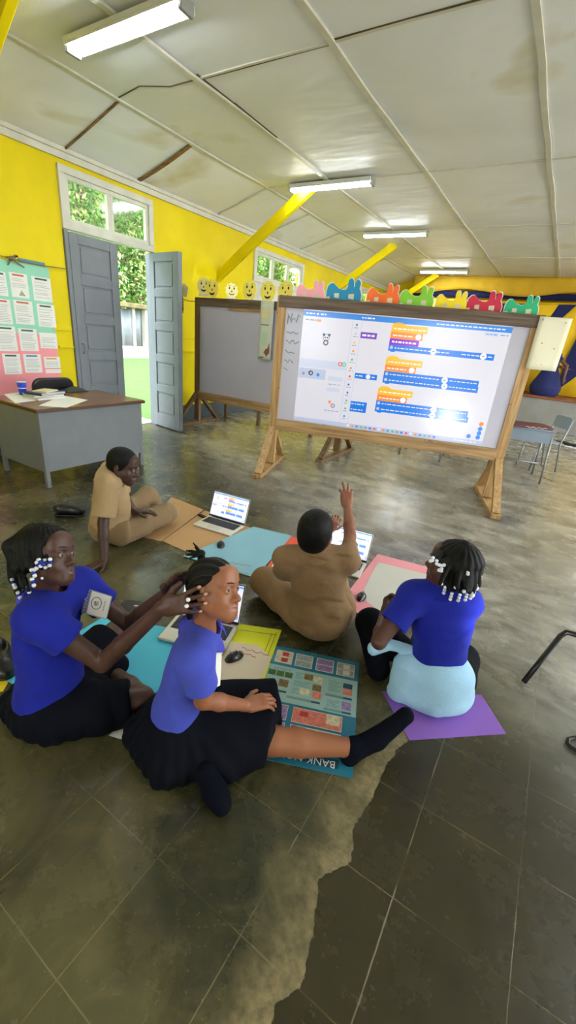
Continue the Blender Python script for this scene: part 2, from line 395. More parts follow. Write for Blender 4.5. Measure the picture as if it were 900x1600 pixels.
# door one: frame, two panelled leaves, transom light
fr = MB(); Y0, Y1 = 3.455, 4.795
X0, X1 = WX - 0.10, WX + 0.03
for a, b2, z0, z1 in ((Y0, Y0 + 0.05, 0, 2.43), (Y1 - 0.05, Y1, 0, 2.43)): fr.box(X0, X1, a, b2, z0, z1)
door = struct(fr.build('door_1', M_door, bevel=0.004))
def leaf(wd, ht, npan):
    mb = MB(); t = 0.04; st = 0.11
    mb.box(0, wd, -t / 2, t / 2, 0, ht)                      # slab, then raised stiles and rails on both faces
    for s_ in (-1, 1):
        y0, y1 = (t / 2, t / 2 + 0.017) if s_ > 0 else (-t / 2 - 0.017, -t / 2)
        mb.box(0, st, y0, y1, 0, ht); mb.box(wd - st, wd, y0, y1, 0, ht)
        zs = [0.0]; ph = (ht - 0.20 - 0.11 * npan) / npan; z = 0.20
        mb.box(st, wd - st, y0, y1, 0, z)
        for k in range(npan):
            z += ph; mb.box(st, wd - st, y0, y1, z, z + 0.11); z += 0.11
    z = 0.20
    for k in range(npan):
        for s_ in (-1, 1):
            y0, y1 = (t / 2, t / 2 + 0.010) if s_ > 0 else (-t / 2 - 0.010, -t / 2)
            mb.box(st + 0.028, wd - st - 0.028, y0, y1, z + 0.028, z + ph - 0.028)
        z += ph + 0.11
    return mb
lf = leaf(0.655, 2.40, 5).build('door_leaf', M_door, door, bevel=0.004); lf.location = (WX + 0.0, Y0 + 0.05, 0.02); lf.rotation_euler = (0, 0, math.radians(90 - 1.5))
lf['label'] = 'closed grey panelled leaf behind the desk'
M_metal = mat('dull_metal', (120, 118, 112), 0.4, 0.8)
MB().tube([(0.05, -0.035, 1.17), (0.05, -0.075, 1.16), (0.05, -0.075, 1.06), (0.05, -0.035, 1.05)], 0.006).build('pull_handle', M_metal, lf)
l2 = leaf(0.655, 2.40, 5).build('door_leaf', M_door, door, bevel=0.004); l2.location = (WX + 0.02, Y1 - 0.05, 0.02); l2.rotation_euler = (0, 0, math.radians(-7.2))
l2['label'] = 'open grey panelled leaf swung into the room'
def window(name, y0, y1, z0, z1, n, lab):
    f = MB(); t = 0.075; xa, xb = WX - 0.06, WX + 0.035
    f.box(xa, xb, y0, y1, z1 - t, z1); f.box(xa, xb, y0, y1, z0, z0 + t); f.box(xa, xb, y0, y0 + t, z0 + t, z1 - t); f.box(xa, xb, y1 - t, y1, z0 + t, z1 - t)
    root = struct(f.build(name, M_white, bevel=0.006), lab)
    wy = (y1 - y0 - 2 * t) / n
    for k in range(n):
        a, b2 = y0 + t + k * wy, y0 + t + (k + 1) * wy; s_ = MB(); q = 0.045
        s_.box(WX - 0.04, WX + 0.012, a, b2, z1 - t - q, z1 - t); s_.box(WX - 0.04, WX + 0.012, a, b2, z0 + t, z0 + t + q)
        s_.box(WX - 0.04, WX + 0.012, a, a + q, z0 + t + q, z1 - t - q); s_.box(WX - 0.04, WX + 0.012, b2 - q, b2, z0 + t + q, z1 - t - q)
        sash = s_.build('sash', M_white, root, bevel=0.004)
        MB().box(WX - 0.017, WX - 0.013, a + q, b2 - q, z0 + t + q, z1 - t - q).build('pane', M_pane, sash)
    return root
window('window_1', 3.45, 4.80, 2.44, 3.06, 2, 'white two-pane transom window above the grey double door')
def low(name, y0, y1, lab):
    r = window(name, y0, y1, 2.42, 2.99, 3, lab)
    f = MB()
    for a, b2 in ((y0, y1),):
        f.box(WX - 0.05, WX + 0.02, a, b2, 2.1, 2.42)
    f.build('lower_panel', M_white, r, bevel=0.004)
low('window_2', 7.17, 8.98, 'white three-sash window high on the yellow wall behind the plain whiteboard')
low('window_3', 11.15, 12.9, 'farthest white window on the yellow wall near the stage')
# ------------------------------------------------------------------ fluorescent battens
M_tube = mat('lit_fluorescent_tube', (244, 252, 255), 0.4, emit=19.0)
M_fix = mat('white_fixture_metal', (214, 216, 212), 0.4)
M_cap = mat('grey_end_cap', (150, 152, 150), 0.5)
def fixture(y, x0, x1, lab, grp=None, two=True):
    t = thing('fluorescent_light', ((x0 + x1) / 2, y, ZC - 0.025), lab, 'ceiling light')
    L = (x1 - x0) / 2
    MB().box(-L, L, -0.085, 0.085, -0.035, 0.0).box(-L, L, -0.085, -0.078, -0.050, -0.035).box(-L, L, 0.078, 0.085, -0.050, -0.035).build('housing', M_fix, t, bevel=0.006)
    for dy in (-0.032, 0.032):
        MB().tube([(-L + 0.02, dy, -0.058), (L - 0.02, dy, -0.058)], 0.014, 12).build('tube', M_tube, t)
    for s_ in (-1, 1): MB().box(s_ * L - 0.018, s_ * L + 0.018, -0.06, 0.06, -0.08, 0.0).build('end_cap', M_cap, t, bevel=0.006)
    return t
fixture(2.77, -3.96, -2.74, 'large twin-tube fluorescent light nearest the camera, above the desk')
fixture(6.07, -3.96, -2.74, 'lit fluorescent light beside the top of the first yellow brace')
fixture(8.72, -3.96, -2.74, 'lit fluorescent light above the middle of the projected whiteboard')
fixture(12.6, -3.96, -2.74, 'farthest and smallest lit fluorescent light by the yellow valance')
for y in (3.2, 6.07, 8.72, 12.6):       # the room's other row, over the right half
    fixture(y, 1.9, 3.1, 'fluorescent light over the right half, level with the %s one of the left row' % {3.2: 'nearest', 6.07: 'second', 8.72: 'third', 12.6: 'farthest'}[y])
# ------------------------------------------------------------------ outside
M_lawn = mat('mown_lawn', (64, 104, 34), 0.9, noise=(3, 0.25), bump=(40, 0.03))
struct(MB().box(-46, WX - 0.16, -20, 60, -0.3, -0.12).build('lawn', M_lawn))
M_conc = mat('door_step_concrete', (190, 182, 165), 0.8, noise=(5, 0.1))
struct(MB().box(WX - 1.1, WX - 0.15, 3.2, 5.0, -0.13, -0.02).build('path', M_conc))
struct(MB().box(XR + 0.15, 40, -30, 40, -0.3, -0.12).box(WX - 0.16, XR + 0.15, -30, YB, -0.3, -0.12).build('ground', mat('pale_bounce_yard', (196, 192, 176), 0.9)))  # unseen yard, made pale to bounce daylight up to the ceiling
M_sun = bpy.data.lights.new('sun', 'SUN'); M_sun.energy = 1.5; M_sun.angle = 0.6; M_sun.color = (1, 0.97, 0.9)
so = bpy.data.objects.new('sun', M_sun); COL.objects.link(so); so.rotation_euler = (math.radians(30), 0, math.radians(150))
# masonry and sheet fence across the lawn
ow = thing('garden_wall', (-18.3, 15.0, -0.12), 'pale masonry wall with a grey sheet panel seen through the doorway', 'wall')
M_ow = mat('weathered_white_masonry', (172, 166, 156), 0.9, noise=(1.5, 0.15)); M_sheet = mat('grey_corrugated_sheet', (120, 124, 130), 0.6, noise=(2, 0.2)); M_moss = mat('mossy_coping', (104, 92, 60), 0.9, noise=(4, 0.3))
MB().box(-0.3, 0.3, 0.4, 6.0, 0, 2.25).build('masonry', M_ow, ow, bevel=0.02)
MB().box(-0.3, 0.35, -9, 0.4, 0, 0.55).build('masonry', M_ow, ow, bevel=0.02)
sh = MB(); n = 70
sh.grid([[(0.06 * math.sin(k * 1.57), -9 + 9.4 * k / n, z) for k in range(n + 1)] for z in (0.55, 2.2)]); sh.build('sheet_panel', M_sheet, ow, solid=0.01)
for k in range(5): MB().box(-0.1, 0.12, -8.6 + k * 2.1, -8.45 + k * 2.1, 0.5, 2.3).build('post', M_ow, ow)
MB().box(-0.4, 0.45, -9, 6.0, 2.25, 2.45).build('coping', M_moss, ow, bevel=0.03)
# leaf masses: a hedge of broad leaves behind the wall and trees nearer the windows
def leaves(name, n, boxes, size, mats, seed, lab, cat):
    rnd = np.random.RandomState(seed); vs = []; fs = []; mi = []
    for (c0, rad, k) in boxes:
        for _ in range(k):
            d = rnd.normal(size=3); d /= np.linalg.norm(d); d *= (0.55 + 0.45 * rnd.rand())
            p = np.array(c0) + d * np.array(rad)
            if p[2] < 0.05: continue
            L = size * (0.6 + 0.8 * rnd.rand()); a = rnd.normal(size=3); a[2] -= 0.5; a /= np.linalg.norm(a); bq = np.cross(a, rnd.normal(size=3)); bq /= np.linalg.norm(bq); nq = np.cross(a, bq)
            o = len(vs)
            vs += [p, p + a * L * .5 + bq * L * .22 + nq * L * .05, p + a * L, p + a * L * .5 - bq * L * .22 + nq * L * .05]
            fs.append((o, o + 1, o + 2, o + 3)); mi.append(rnd.randint(len(mats)))
    mb = MB(); mb.v = [tuple(q) for q in vs]; mb.f = [list(f) for f in fs]; mb.m = mi; mb.sm = [False] * len(fs)
    o = mb.build(name, mats); o['kind'] = 'stuff'; return o
LM = [mat('leaf_dark', (60, 104, 42), 0.55), mat('leaf_mid', (98, 144, 58), 0.5), mat('leaf_light', (152, 184, 92), 0.5), mat('leaf_dry', (166, 152, 110), 0.6)]
M_bark = mat('tree_bark', (92, 76, 56), 0.9, noise=(6, 0.3))
def tree(x, y, z0, crowns, n, size, seed, lab, grp, r=0.16):
    t = thing('tree', (x, y, z0), lab, 'tree', 0, grp)
    top = max(c[0][2] for c in crowns); mb = MB(); mb.tube([(0, 0, 0), (0.08, 0.05, (top - z0) * .35), (-0.05, 0.0, (top - z0) * .7), (0, 0, top - z0)], [r, r * .85, r * .6, r * .25], 10)
    for c, rad in crowns:
        mb.tube([(0, 0, (c[2] - z0) * .55), (c[0] - x, c[1] - y, c[2] - z0)], [r * .5, r * .15], 8)
    mb.build('trunk', M_bark, t)
    o = leaves('foliage', 0, [((c[0] - x, c[1] - y, c[2] - z0), rad, n) for c, rad in crowns], size, LM, seed, None, None); o.parent = t
rr = np.random.RandomState(3)
for k in range(11):
    y = 11.5 + k * 4.7; x = -23.6 + rr.rand() * 0.5
    tree(x, y, -0.12, [((x, y, 2.9 + rr.rand() * .5), (1.9, 2.1, 3.0)), ((x - .8, y, 7.6 + rr.rand() * .6), (2.2, 2.15, 3.6)), ((x - 1.2, y, 12.0), (2.0, 2.0, 3.2))], 4300, 0.27, 50 + k, 'dense green tree standing behind the garden wall across the lawn', 'trees behind the garden wall', 0.2)
hill = MB(); hill.grid([[(-26 - 0.7 * j + 1.2 * math.sin(i * 1.3 + j), -10 + i * 3.2, -0.3 + j * 2.6) for j in range(7)] for i in range(18)])
struct(hill.build('hill', mat('green_hillside', (70, 104, 48), 0.9, noise=(0.8, 0.4))))
# ================================================================== stage and cloth backdrop at the far end
M_stage = mat('stage_concrete', (140, 138, 134), 0.7, noise=(3, 0.12)); M_edge = wood('stage_edge_boards', (150, 84, 44), (104, 56, 30), 'X')
YS = 12.0
st = MB(); st.box(WX, XR, YS, YE, 0, 0.70)
stage = struct(st.build('stage_platform', M_stage), 'low grey stage with brown board edge at the far end of the hall')
MB().box(WX, XR, YS - 0.03, YE, 0.70, 0.76).build('stage_floor', M_edge, stage, bevel=0.01)
M_gold = mat('gold_cloth', (232, 188, 18), 0.8, noise=(4, 0.08)); M_navy = mat('navy_cloth', (22, 28, 84), 0.85, noise=(5, 0.12))
YC = 12.75
bd = thing('cloth_backdrop', (0, YC, 0.76), 'gold cloth backdrop with navy diagonal stripes hung across the stage', 'backdrop')
def wavy(x0, x1, z0, z1, y, n, amp, k):
    mb = MB(); mb.grid([[(x0 + (x1 - x0) * i / n, y - YC + amp * math.sin(i * k) + 0.5 * amp * math.sin(i * k * 2.7 + 1), z - 0.76) for i in range(n + 1)] for z in np.linspace(z0, z1, 5)]); return mb
wavy(-4.6, 2.6, 0.78, float(ony((860, 473), YC + .06)[2]), YC + 0.06, 90, 0.012, 0.9).build('gold_panel', M_gold, bd, solid=0.004)
def stripe(pts):
    P = [ony(p, YC + 0.0) for p in pts]
    mb = MB(); q = [(p[0], 0.0, p[2] - 0.76) for p in P]; mb.hexa(q, [(a, b2 + 0.012, c_) for a, b2, c_ in q]); return mb
stripe([(690, 478), (777, 474), (840, 475), (840, 560), (700, 560)]).build('navy_stripe', M_navy, bd)
stripe([(873, 476), (902, 476), (878, 497), (858, 530), (838, 560), (826, 580), (815, 560)]).build('navy_stripe', M_navy, bd)
stripe([(905, 520), (905, 585), (870, 610), (885, 560)]).build('navy_stripe', M_navy, bd)
stripe([(838, 477), (872, 477), (862, 494), (838, 494)]).build('gold_patch', M_gold, bd)
vl = MB(); n = 120
vl.grid([[(-4.4 + 8.8 * i / n, YE - 0.55 + 0.02 * math.sin(i * 0.8) * (1 - j / 4) + 0.012 * math.sin(i * 2.3), 3.49 - (0.38 + 0.07 * math.cos(i * 0.16)) * (1 - j / 4)) for i in range(n + 1)] for j in range(5)])
tag(vl.build('valance', mat('yellow_valance_cloth', (226, 184, 44), 0.8, noise=(3, 0.08)), solid=0.004), 'yellow cloth valance gathered along the ceiling above the stage', 'valance')
nb = MB(); nb.grid([[(-4.4 + 8.8 * i / n, YE - 0.48 + 0.015 * math.sin(i * 0.9), z) for i in range(n + 1)] for z in (2.98, 3.14)])
tag(nb.build('valance_band', M_navy, solid=0.004), 'dark navy cloth band hanging just below the yellow valance', 'valance')
# ================================================================== whiteboards on A-frame feet
M_pine = wood('new_pine_wood', (196, 160, 108), (150, 112, 66), 'Z'); M_pineX = wood('new_pine_rail', (182, 148, 100), (136, 102, 62), 'X')
M_oldX = wood('weathered_board_rail', (112, 92, 74), (70, 55, 44), 'X'); M_oldZ = wood('weathered_board_post', (136, 108, 76), (88, 66, 44), 'Z')
M_wb = mat('whiteboard_surface', (186, 184, 200), 0.32, noise=(1.2, 0.05), bump=(3, 0.004))
def whiteboard(O, X, W_, Hh, zb, mtop, mbot, mpost, label, postw=0.10):
    X = nz([*X, 0]); rz = math.atan2(X[1], X[0])
    t = thing('whiteboard', (*O, 0), label, 'whiteboard', rz)
    # local: x along the board, -y towards the viewer
    MB().box(0.03, W_ - 0.03, -0.012, 0.012, zb + 0.04, Hh - 0.04).build('writing_surface', M_wb, t)
    for x in (0.0, W_): MB().box(x - postw / 2, x + postw / 2, -0.03, 0.03, 0.06, Hh).build('post', mpost, t, bevel=0.004)
    MB().box(-postw / 2 + 0.02, W_ + postw / 2 - 0.0, -0.042, -0.014, Hh - 0.11, Hh + 0.004).build('top_rail', mtop, t, bevel=0.004)
    MB().box(-postw / 2 + 0.02 + postw * 0.7, W_ - postw * 0.45, -0.05, -0.014, zb - 0.08, zb + 0.045).build('bottom_rail', mbot, t, bevel=0.004)
    MB().box(0, W_, 0.014, 0.04, Hh - 0.10, Hh).box(0, W_, 0.014, 0.04, zb - 0.06, zb + 0.04).build('back_rail', mbot, t, bevel=0.004)
    for x in (0.0, W_):
        f = MB().box(x - 0.05, x + 0.05, -0.55, 0.53, 0.0, 0.045).build('foot', mpost, t, bevel=0.004)
        for s_ in (-1, 1):
            MB().beam((x, s_ * 0.50, 0.04), (x, s_ * 0.035, 0.50), 0.075, 0.05, up=(0, 1, 0)).build('brace', mpost, f, bevel=0.003)
    return t, X, rz
B1O, B1X, B1W, B1H = (-2.772, 4.235), (2.427, 0.774), 2.547, 1.908
wb1, X1, rz1 = whiteboard(B1O, B1X, B1W, B1H, 0.56, M_oldX, M_pineX, M_pine, 'large whiteboard in new pine frame showing the projected block coding screen')
B2O, B2X, B2W, B2H = (-5.10, 5.41), (1, 0.01), 2.66, 1.945
wb2, X2, rz2 = whiteboard(B2O, B2X, B2W, B2H, 0.50, M_oldX, M_pineX, M_oldZ, 'empty whiteboard in dark weathered frame beside the open door leaf')
# wooden wedge block under the top rail of the second board, handwriting on the first
MB().box(0.62, 1.25, -0.03, -0.014, B2H - 0.15, B2H - 0.11).build('packing_strip', M_pineX, wb2, bevel=0.002)
M_ink = mat('green_marker_ink', (96, 140, 134), 0.6)
hw = MB(); rr = np.random.RandomState(11)
def scribble(mb, x, z, wd, ht, y=-0.0135, r=0.0035, n=None, M=None, mi=0):
    n = n or int(wd / 0.02); pts = [(x + wd * i / n, y, z + ht * (0.5 + 0.5 * math.sin(i * 2.1 + rr.rand() * 1.2)) * (0.4 + 0.6 * rr.rand())) for i in range(n + 1)]
    mb.tube(pts, r, 4, mi)
for z, wd, ht in ((1.66, 0.14, 0.09), (1.54, 0.13, 0.05), (1.44, 0.15, 0.055), (1.34, 0.11, 0.04), (1.24, 0.10, 0.045), (1.16, 0.05, 0.04)):
    hw = MB(); scribble(hw, 0.075, z, wd, ht); hw.build('handwriting', M_ink, wb1)
hw = MB(); hw.tube([(0.08, -0.0135, 1.64), (0.08, -0.0135, 1.74), (0.12, -0.0135, 1.65), (0.12, -0.0135, 1.75)], 0.004, 4)
hw.build('handwriting', M_ink, wb1)
# ---- the coding screen, drawn in unit coordinates (u right, v down); reused for the laptops
def em(name, col, s):
    m = mat(name, col, 0.2 if name.startswith('projected') else 0.35, emit=s)
    if name.startswith('projected'): b = m.node_tree.nodes['Principled BSDF']; L = lin(col); b.inputs['Base Color'].default_value = (*[v * 0.72 for v in L[:3]], 1)
    return m
UI = [('paper', (226, 224, 240)), ('header', (64, 146, 240)), ('panel', (206, 214, 240)), ('yellow', (250, 196, 60)), ('orange', (255, 150, 70)), ('purple', (150, 50, 214)), ('blue', (32, 128, 238)), ('violet', (128, 80, 200)), ('ink', (84, 84, 104)), ('line', (190, 200, 232)), ('red', (246, 90, 90)), ('green', (96, 200, 120)), ('grey', (150, 150, 170)), ('text', (246, 246, 255))]
UIX = {n: i for i, (n, _) in enumerate(UI)}
def ui_mats(prefix, s): return [em('%s_%s' % (prefix, n), c, s) for n, c in UI]
def ui(mb, O, ux, uy, nrm, full=True, seed=1):
    """O top-left corner; ux, uy full-width/full-height vectors (uy points down)"""
    O, ux, uy, nrm = np.array(O), np.array(ux), np.array(uy), nz(nrm); rnd = random.Random(seed)
    lay = [0]
    def rect(u0, v0, u1, v1, m, d=1.0):
        lay[0] += 1; o = nrm * 0.0006 * d
        mb.add([O + ux * a + uy * b_ + o for a, b_ in ((u0, v0), (u0, v1), (u1, v1), (u1, v0))], [(0, 1, 2, 3)], UIX[m])
    asp = np.linalg.norm(ux) / np.linalg.norm(uy)
    def disc(u, v, r, m, d=1.0, ring=0, rv=1.0):
        n_ = 16; o = nrm * 0.0006 * d
        P = [O + ux * (u + r * math.cos(2 * math.pi * k / n_)) + uy * (v + r * rv * asp * math.sin(2 * math.pi * k / n_)) + o for k in range(n_)]
        if ring:
            Q = [O + ux * (u + r * ring * math.cos(2 * math.pi * k / n_)) + uy * (v + r * ring * asp * math.sin(2 * math.pi * k / n_)) + o for k in range(n_)]
            mb.add(P + Q, [(k, k + n_, (k + 1) % n_ + n_, (k + 1) % n_) for k in range(n_)], UIX[m])
        else: mb.add(P, [tuple(range(n_))[::-1]], UIX[m])
    def words(u0, u1, v, h, m='text', d=3):
        u = u0
        while u < u1 - 0.004:
            l = rnd.uniform(0.008, 0.022); rect(u, v - h / 2, min(u + l, u1), v + h / 2, m, d); u += l + 0.005
    rect(0, 0, 1, 1, 'paper', 0)
    rect(0, 0.028, 1, 0.072, 'header')
    if full: words(0.015, 0.06, 0.05, 0.012); disc(0.075, 0.05, 0.005, 'text', 2); words(0.09, 0.12, 0.05, 0.01); words(0.30, 0.37, 0.05, 0.01); words(0.66, 0.97, 0.05, 0.009)
    rect(0, 0.965, 1, 1, 'line')
    if full:
        for k in range(20):
            rect(0.30 + k * 0.024, 0.974, 0.312 + k * 0.024, 0.992, ['text', 'blue', 'green', 'orange', 'red', 'grey', 'header'][(k * 3) % 7], 2)
        words(0.86, 0.97, 0.983, 0.008, 'text', 2)
    rect(0.256, 0.08, 0.258, 0.96, 'line'); rect(0.302, 0.08, 0.3035, 0.96, 'line')
    rect(0.004, 0.43, 0.252, 0.50, 'panel'); rect(0.004, 0.51, 0.15, 0.60, 'line'); disc(0.221, 0.446, 0.011, 'red', 2, 0.6); disc(0.241, 0.446, 0.011, 'green', 2, 0.6)
    words(0.014, 0.07, 0.102, 0.010, 'grey', 2); rect(0.072, 0.093, 0.096, 0.112, 'orange', 2)
    for k, cn in enumerate(('header', 'line', 'yellow', 'orange', 'green', 'orange', 'red', 'blue', 'blue', 'green', 'green', 'header')):
        v = 0.11 + k * 0.072; disc(0.279, v, 0.0055, cn, 2)
        if full: words(0.268, 0.292, v + 0.024, 0.006, 'grey', 2)
    # figure on the little stage, a plain black-and-white dot figure
    disc(0.131, 0.235, 0.017, 'ink', 2, 0.86); disc(0.118, 0.213, 0.007, 'ink', 2); disc(0.146, 0.213, 0.007, 'ink', 2); disc(0.126, 0.236, 0.004, 'ink', 2); disc(0.137, 0.236, 0.004, 'ink', 2); disc(0.132, 0.278, 0.014, 'ink', 2, 0.55)
    disc(0.03, 0.56, 0.008, 'grey', 2); disc(0.07, 0.55, 0.013, 'ink', 2, 0.5); disc(0.062, 0.545, 0.006, 'ink', 3); disc(0.11, 0.56, 0.009, 'header', 2)
    rect(0.165, 0.56, 0.245, 0.60, 'panel'); rect(0.165, 0.66, 0.235, 0.695, 'panel'); words(0.17, 0.235, 0.63, 0.006, 'grey', 2)
    disc(0.19, 0.79, 0.008, 'orange', 2); disc(0.21, 0.82, 0.012, 'grey', 2, 0.5); words(0.165, 0.245, 0.87, 0.007, 'grey', 2)
    # script blocks
    rect(0.305, 0.163, 0.386, 0.213, 'violet'); words(0.313, 0.375, 0.188, 0.016)
    rect(0.305, 0.505, 0.42, 0.552, 'blue'); words(0.31, 0.35, 0.528, 0.008); disc(0.374, 0.528, 0.012, 'text', 3); words(0.392, 0.412, 0.528, 0.008)
    rect(0.304, 0.755, 0.39, 0.85, 'blue'); words(0.308, 0.375, 0.778, 0.008); words(0.308, 0.372, 0.828, 0.008)
    def stack(u, v, yw, ow, pw, rows):
        # hat block with its hump, set block, optional purple block, then blue rows
        disc(u + 0.034, v + 0.012, 0.034, 'yellow', 1, 0, 0.55); rect(u, v, u + yw, v + 0.056, 'yellow', 1.5); words(u + 0.012, u + yw * 0.95, v + 0.03, 0.010)
        rect(u, v + 0.056, u + ow, v + 0.11, 'orange', 1); words(u + 0.012, u + ow - 0.04, v + 0.084, 0.010); disc(u + ow - 0.02, v + 0.083, 0.014, 'text', 3)
        v += 0.11
        if pw: rect(u, v, u + pw, v + 0.05, 'purple', 1); words(u + 0.012, u + pw * 0.95, v + 0.025, 0.014); v += 0.05
        for (bw, cs) in rows:
            rect(u, v, u + bw, v + 0.05, 'blue', 1); words(u + 0.03, u + bw * 0.6, v + 0.024, 0.007); words(u + bw * 0.7, u + bw * 0.98, v + 0.024, 0.007); disc(u + 0.014, v + 0.022, 0.008, 'line', 3)
            for c_ in cs: disc(c_, v + 0.024, 0.015, 'text', 4); words(c_ - 0.007, c_ + 0.007, v + 0.024, 0.008, 'grey', 5)
            v += 0.05
        rect(u + 0.012, v, u + 0.034, v + 0.008, 'blue', 1)
    stack(0.452, 0.082, 0.172, 0.155, 0.142, [(0.50, (0.67, 0.903))])
    stack(0.451, 0.352, 0.180, 0.154, 0, [(0.462, (0.752,)), (0.466, (0.757,))])
    stack(0.436, 0.612, 0.176, 0.154, 0, [(0.462, (0.73,)), (0.470, (0.73,))])
    for u, v, c_ in ((0.974, 0.816, 'orange'), (0.974, 0.859, 'header'), (0.974, 0.897, 'header'), (0.973, 0.934, 'header'), (0.928, 0.934, 'header')): disc(u, v, 0.011, c_, 2)
    rect(0.885, 0.08, 0.945, 0.107, 'panel', 1); words(0.89, 0.94, 0.094, 0.006, 'header', 2); words(0.955, 0.99, 0.094, 0.006, 'header', 2)
    return mb
scr = ui(MB(), (0.247, -0.0125, 1.822), (2.096, 0, 0), (0, 0, -1.205), (0, -1, 0), True, 3)
so_ = scr.build('projected_screen', ui_mats('projected', 0.075), wb1)
so_['label'] = 'projected picture of a block coding window'
M_paper = mat('cream_chart_paper', (222, 217, 190), 0.75, noise=(2, 0.05)); M_wpaper = mat('white_paper', (232, 230, 222), 0.75, noise=(3, 0.03))
def wb_point(O, X, rz, x, y, z):
    X = nz([*X, 0]); n_ = np.array([X[1], -X[0], 0]); return np.array([*O, 0]) + X * x - n_ * y + np.array([0, 0, z])
# big cream sheet hung off the right end of the near board
pp = thing('chart_paper', wb_point(B1O, B1X, rz1, 2.52, -0.05, 1.43), 'blank cream chart sheet hung from the top right corner of the projected board', 'paper', rz1)
P = [[(0.02 + 0.28 * i / 6 - 0.015 * (1 - j / 8) * 0, -0.012 - 0.016 * math.sin(i * 0.7 + 0.5) * (1 - j / 8), 0.47 * j / 8 - 0.0) for i in range(7)] for j in range(9)]
MB().grid(P).build('sheet', M_paper, pp, solid=0.002)
mk = MB(); 
for x, z in ((0.05, 0.44), (0.25, 0.43), (0.10, 0.24), (0.22, 0.20), (0.15, 0.05)): mk.ell((x, -0.021, z), (0.007, 0.002, 0.005), nu=8, nv=6)
mk.build('pin', mat('brown_pin_mark', (120, 104, 80), 0.7), pp)
# narrow poster hung at the right of the second board
ps = thing('hanging_poster', wb_point(B2O, B2X, rz2, 1.23, -0.06, 1.17), 'narrow pale poster of small pictures hanging between the two whiteboards', 'poster', rz2)
MB().grid([[(0.22 * i / 4, -0.004 * math.sin(i), 0.78 * j / 8) for i in range(5)] for j in range(9)]).build('sheet', mat('pale_poster_paper', (206, 210, 190), 0.7), ps, solid=0.002)
PM = [mat('poster_cream', (226, 210, 150), 0.7), mat('poster_ink', (110, 112, 110), 0.7), mat('poster_brown', (140, 84, 58), 0.7), mat('poster_green', (188, 206, 180), 0.7)]
pic = MB(); pic.prism([(0.03, 0.56), (0.15, 0.56), (0.15, 0.66), (0.03, 0.66)], (0, -0.006, 0), (1, 0, 0), (0, 0, 1), (0, -1, 0), 0.001, 0)
pic.build('picture', PM, ps); pic = MB(); pic.prism([(0.02, 0.46), (0.16, 0.46), (0.16, 0.475), (0.02, 0.475)], (0, -0.006, 0), (1, 0, 0), (0, 0, 1), (0, -1, 0), 0.001, 1)
pic.build('caption', PM, ps); pic = MB(); pic.prism([(0.02, 0.02), (0.10, 0.02), (0.10, 0.04), (0.02, 0.04)], (0, -0.006, 0), (1, 0, 0), (0, 0, 1), (0, -1, 0), 0.001, 1)
pic.build('caption', PM, ps); pic = MB(); pic.prism([(0.10, 0.10), (0.15, 0.05), (0.20, 0.10), (0.19, 0.24), (0.16, 0.16), (0.13, 0.15)], (0, -0.006, 0), (1, 0, 0), (0, 0, 1), (0, -1, 0), 0.001, 2)
pic.build('picture', PM, ps); pic = MB(); pic.prism([(0.03, 0.20), (0.14, 0.20), (0.14, 0.38), (0.03, 0.38)], (0, -0.006, 0), (1, 0, 0), (0, 0, 1), (0, -1, 0), 0.0006, 3)
pic.build('picture', PM, ps)
# ================================================================== paper faces and rabbits along the top of the boards
M_face = mat('yellow_face_card', (252, 232, 104), 0.7, noise=(6, 0.04)); M_facelt = mat('pale_yellow_face_card', (252, 240, 170), 0.7); M_feat = mat('black_face_marks', (40, 34, 30), 0.7); M_nose = mat('brown_face_nose', (130, 70, 30), 0.7); M_wc = mat('white_card_edge', (226, 226, 220), 0.7)
def face(px, py, O, X, rz, H_, r, m, lab, mouth=True, turn=0.0, y=0.068, collar=True):
    X_ = nz([*X, 0]); n_ = np.array([X_[1], -X_[0], 0]); P = onpl((px, py), np.array([*O, 0]) - n_ * y, n_)
    t = thing('smiley_cutout', P, lab, 'paper face', rz + turn, 'smiling paper faces on the second board')
    n = 44; poly = [((r + 0.006 * math.cos(11 * a)) * math.cos(a) * 0.95, (r + 0.006 * math.cos(11 * a)) * math.sin(a)) for a in [2 * math.pi * k / n for k in range(n)]]
    MB().prism(poly, (0, 0.002, 0), (1, 0, 0), (0, 0, 1), (0, -1, 0), 0.004).build('face_disc', m, t)
    for s_ in (-1, 1):
        e = MB().ell((s_ * r * 0.36, -0.003, r * 0.30), (r * 0.10, 0.002, r * 0.15), nu=10, nv=6)
        e.tube([(s_ * r * (0.36 + 0.2 * q), -0.0025, r * (0.60 - q * q * 0.10)) for q in (-0.8, -0.4, 0, 0.4, 0.8)], 0.0022, 4); e.build('eye', M_feat, t)
    MB().ell((0, -0.004, -r * 0.10), (r * 0.09, 0.004, r * 0.13), nu=10, nv=6).build('nose', M_nose, t)
    mo = MB(); K = [(r * 0.42 * math.sin(a), -0.003, -r * 0.22 - r * 0.34 * math.cos(a)) for a in np.linspace(-1.15, 1.15, 11)]
    mo.tube(K, [0.004 + 0.010 * math.sin(math.pi * i / 10) * (1 if mouth else 0.2) for i in range(11)], 5); mo.build('mouth', M_feat, t)
    if collar: MB().prism([(-r * 0.8, -r * 1.25), (r * 0.8, -r * 1.25), (r * 0.7, -r * 0.9), (-r * 0.7, -r * 0.9)], (0, 0.004, 0), (1, 0, 0), (0, 0, 1), (0, -1, 0), 0.002).build('card_tab', M_wc, t)
    return t
FA = (B2O, B2X, rz2, B2H)
face(318.5, 447, *FA, 0.115, M_facelt, 'pale paper face half hidden behind the first smiling face', turn=0.3, y=0.085)
face(331.5, 451, *FA, 0.135, M_face, 'leftmost big yellow smiling paper face on the second board', y=0.062)
face(362, 454, *FA, 0.10, M_facelt, 'smallest pale smiling paper face turned sideways', mouth=False, turn=0.9)
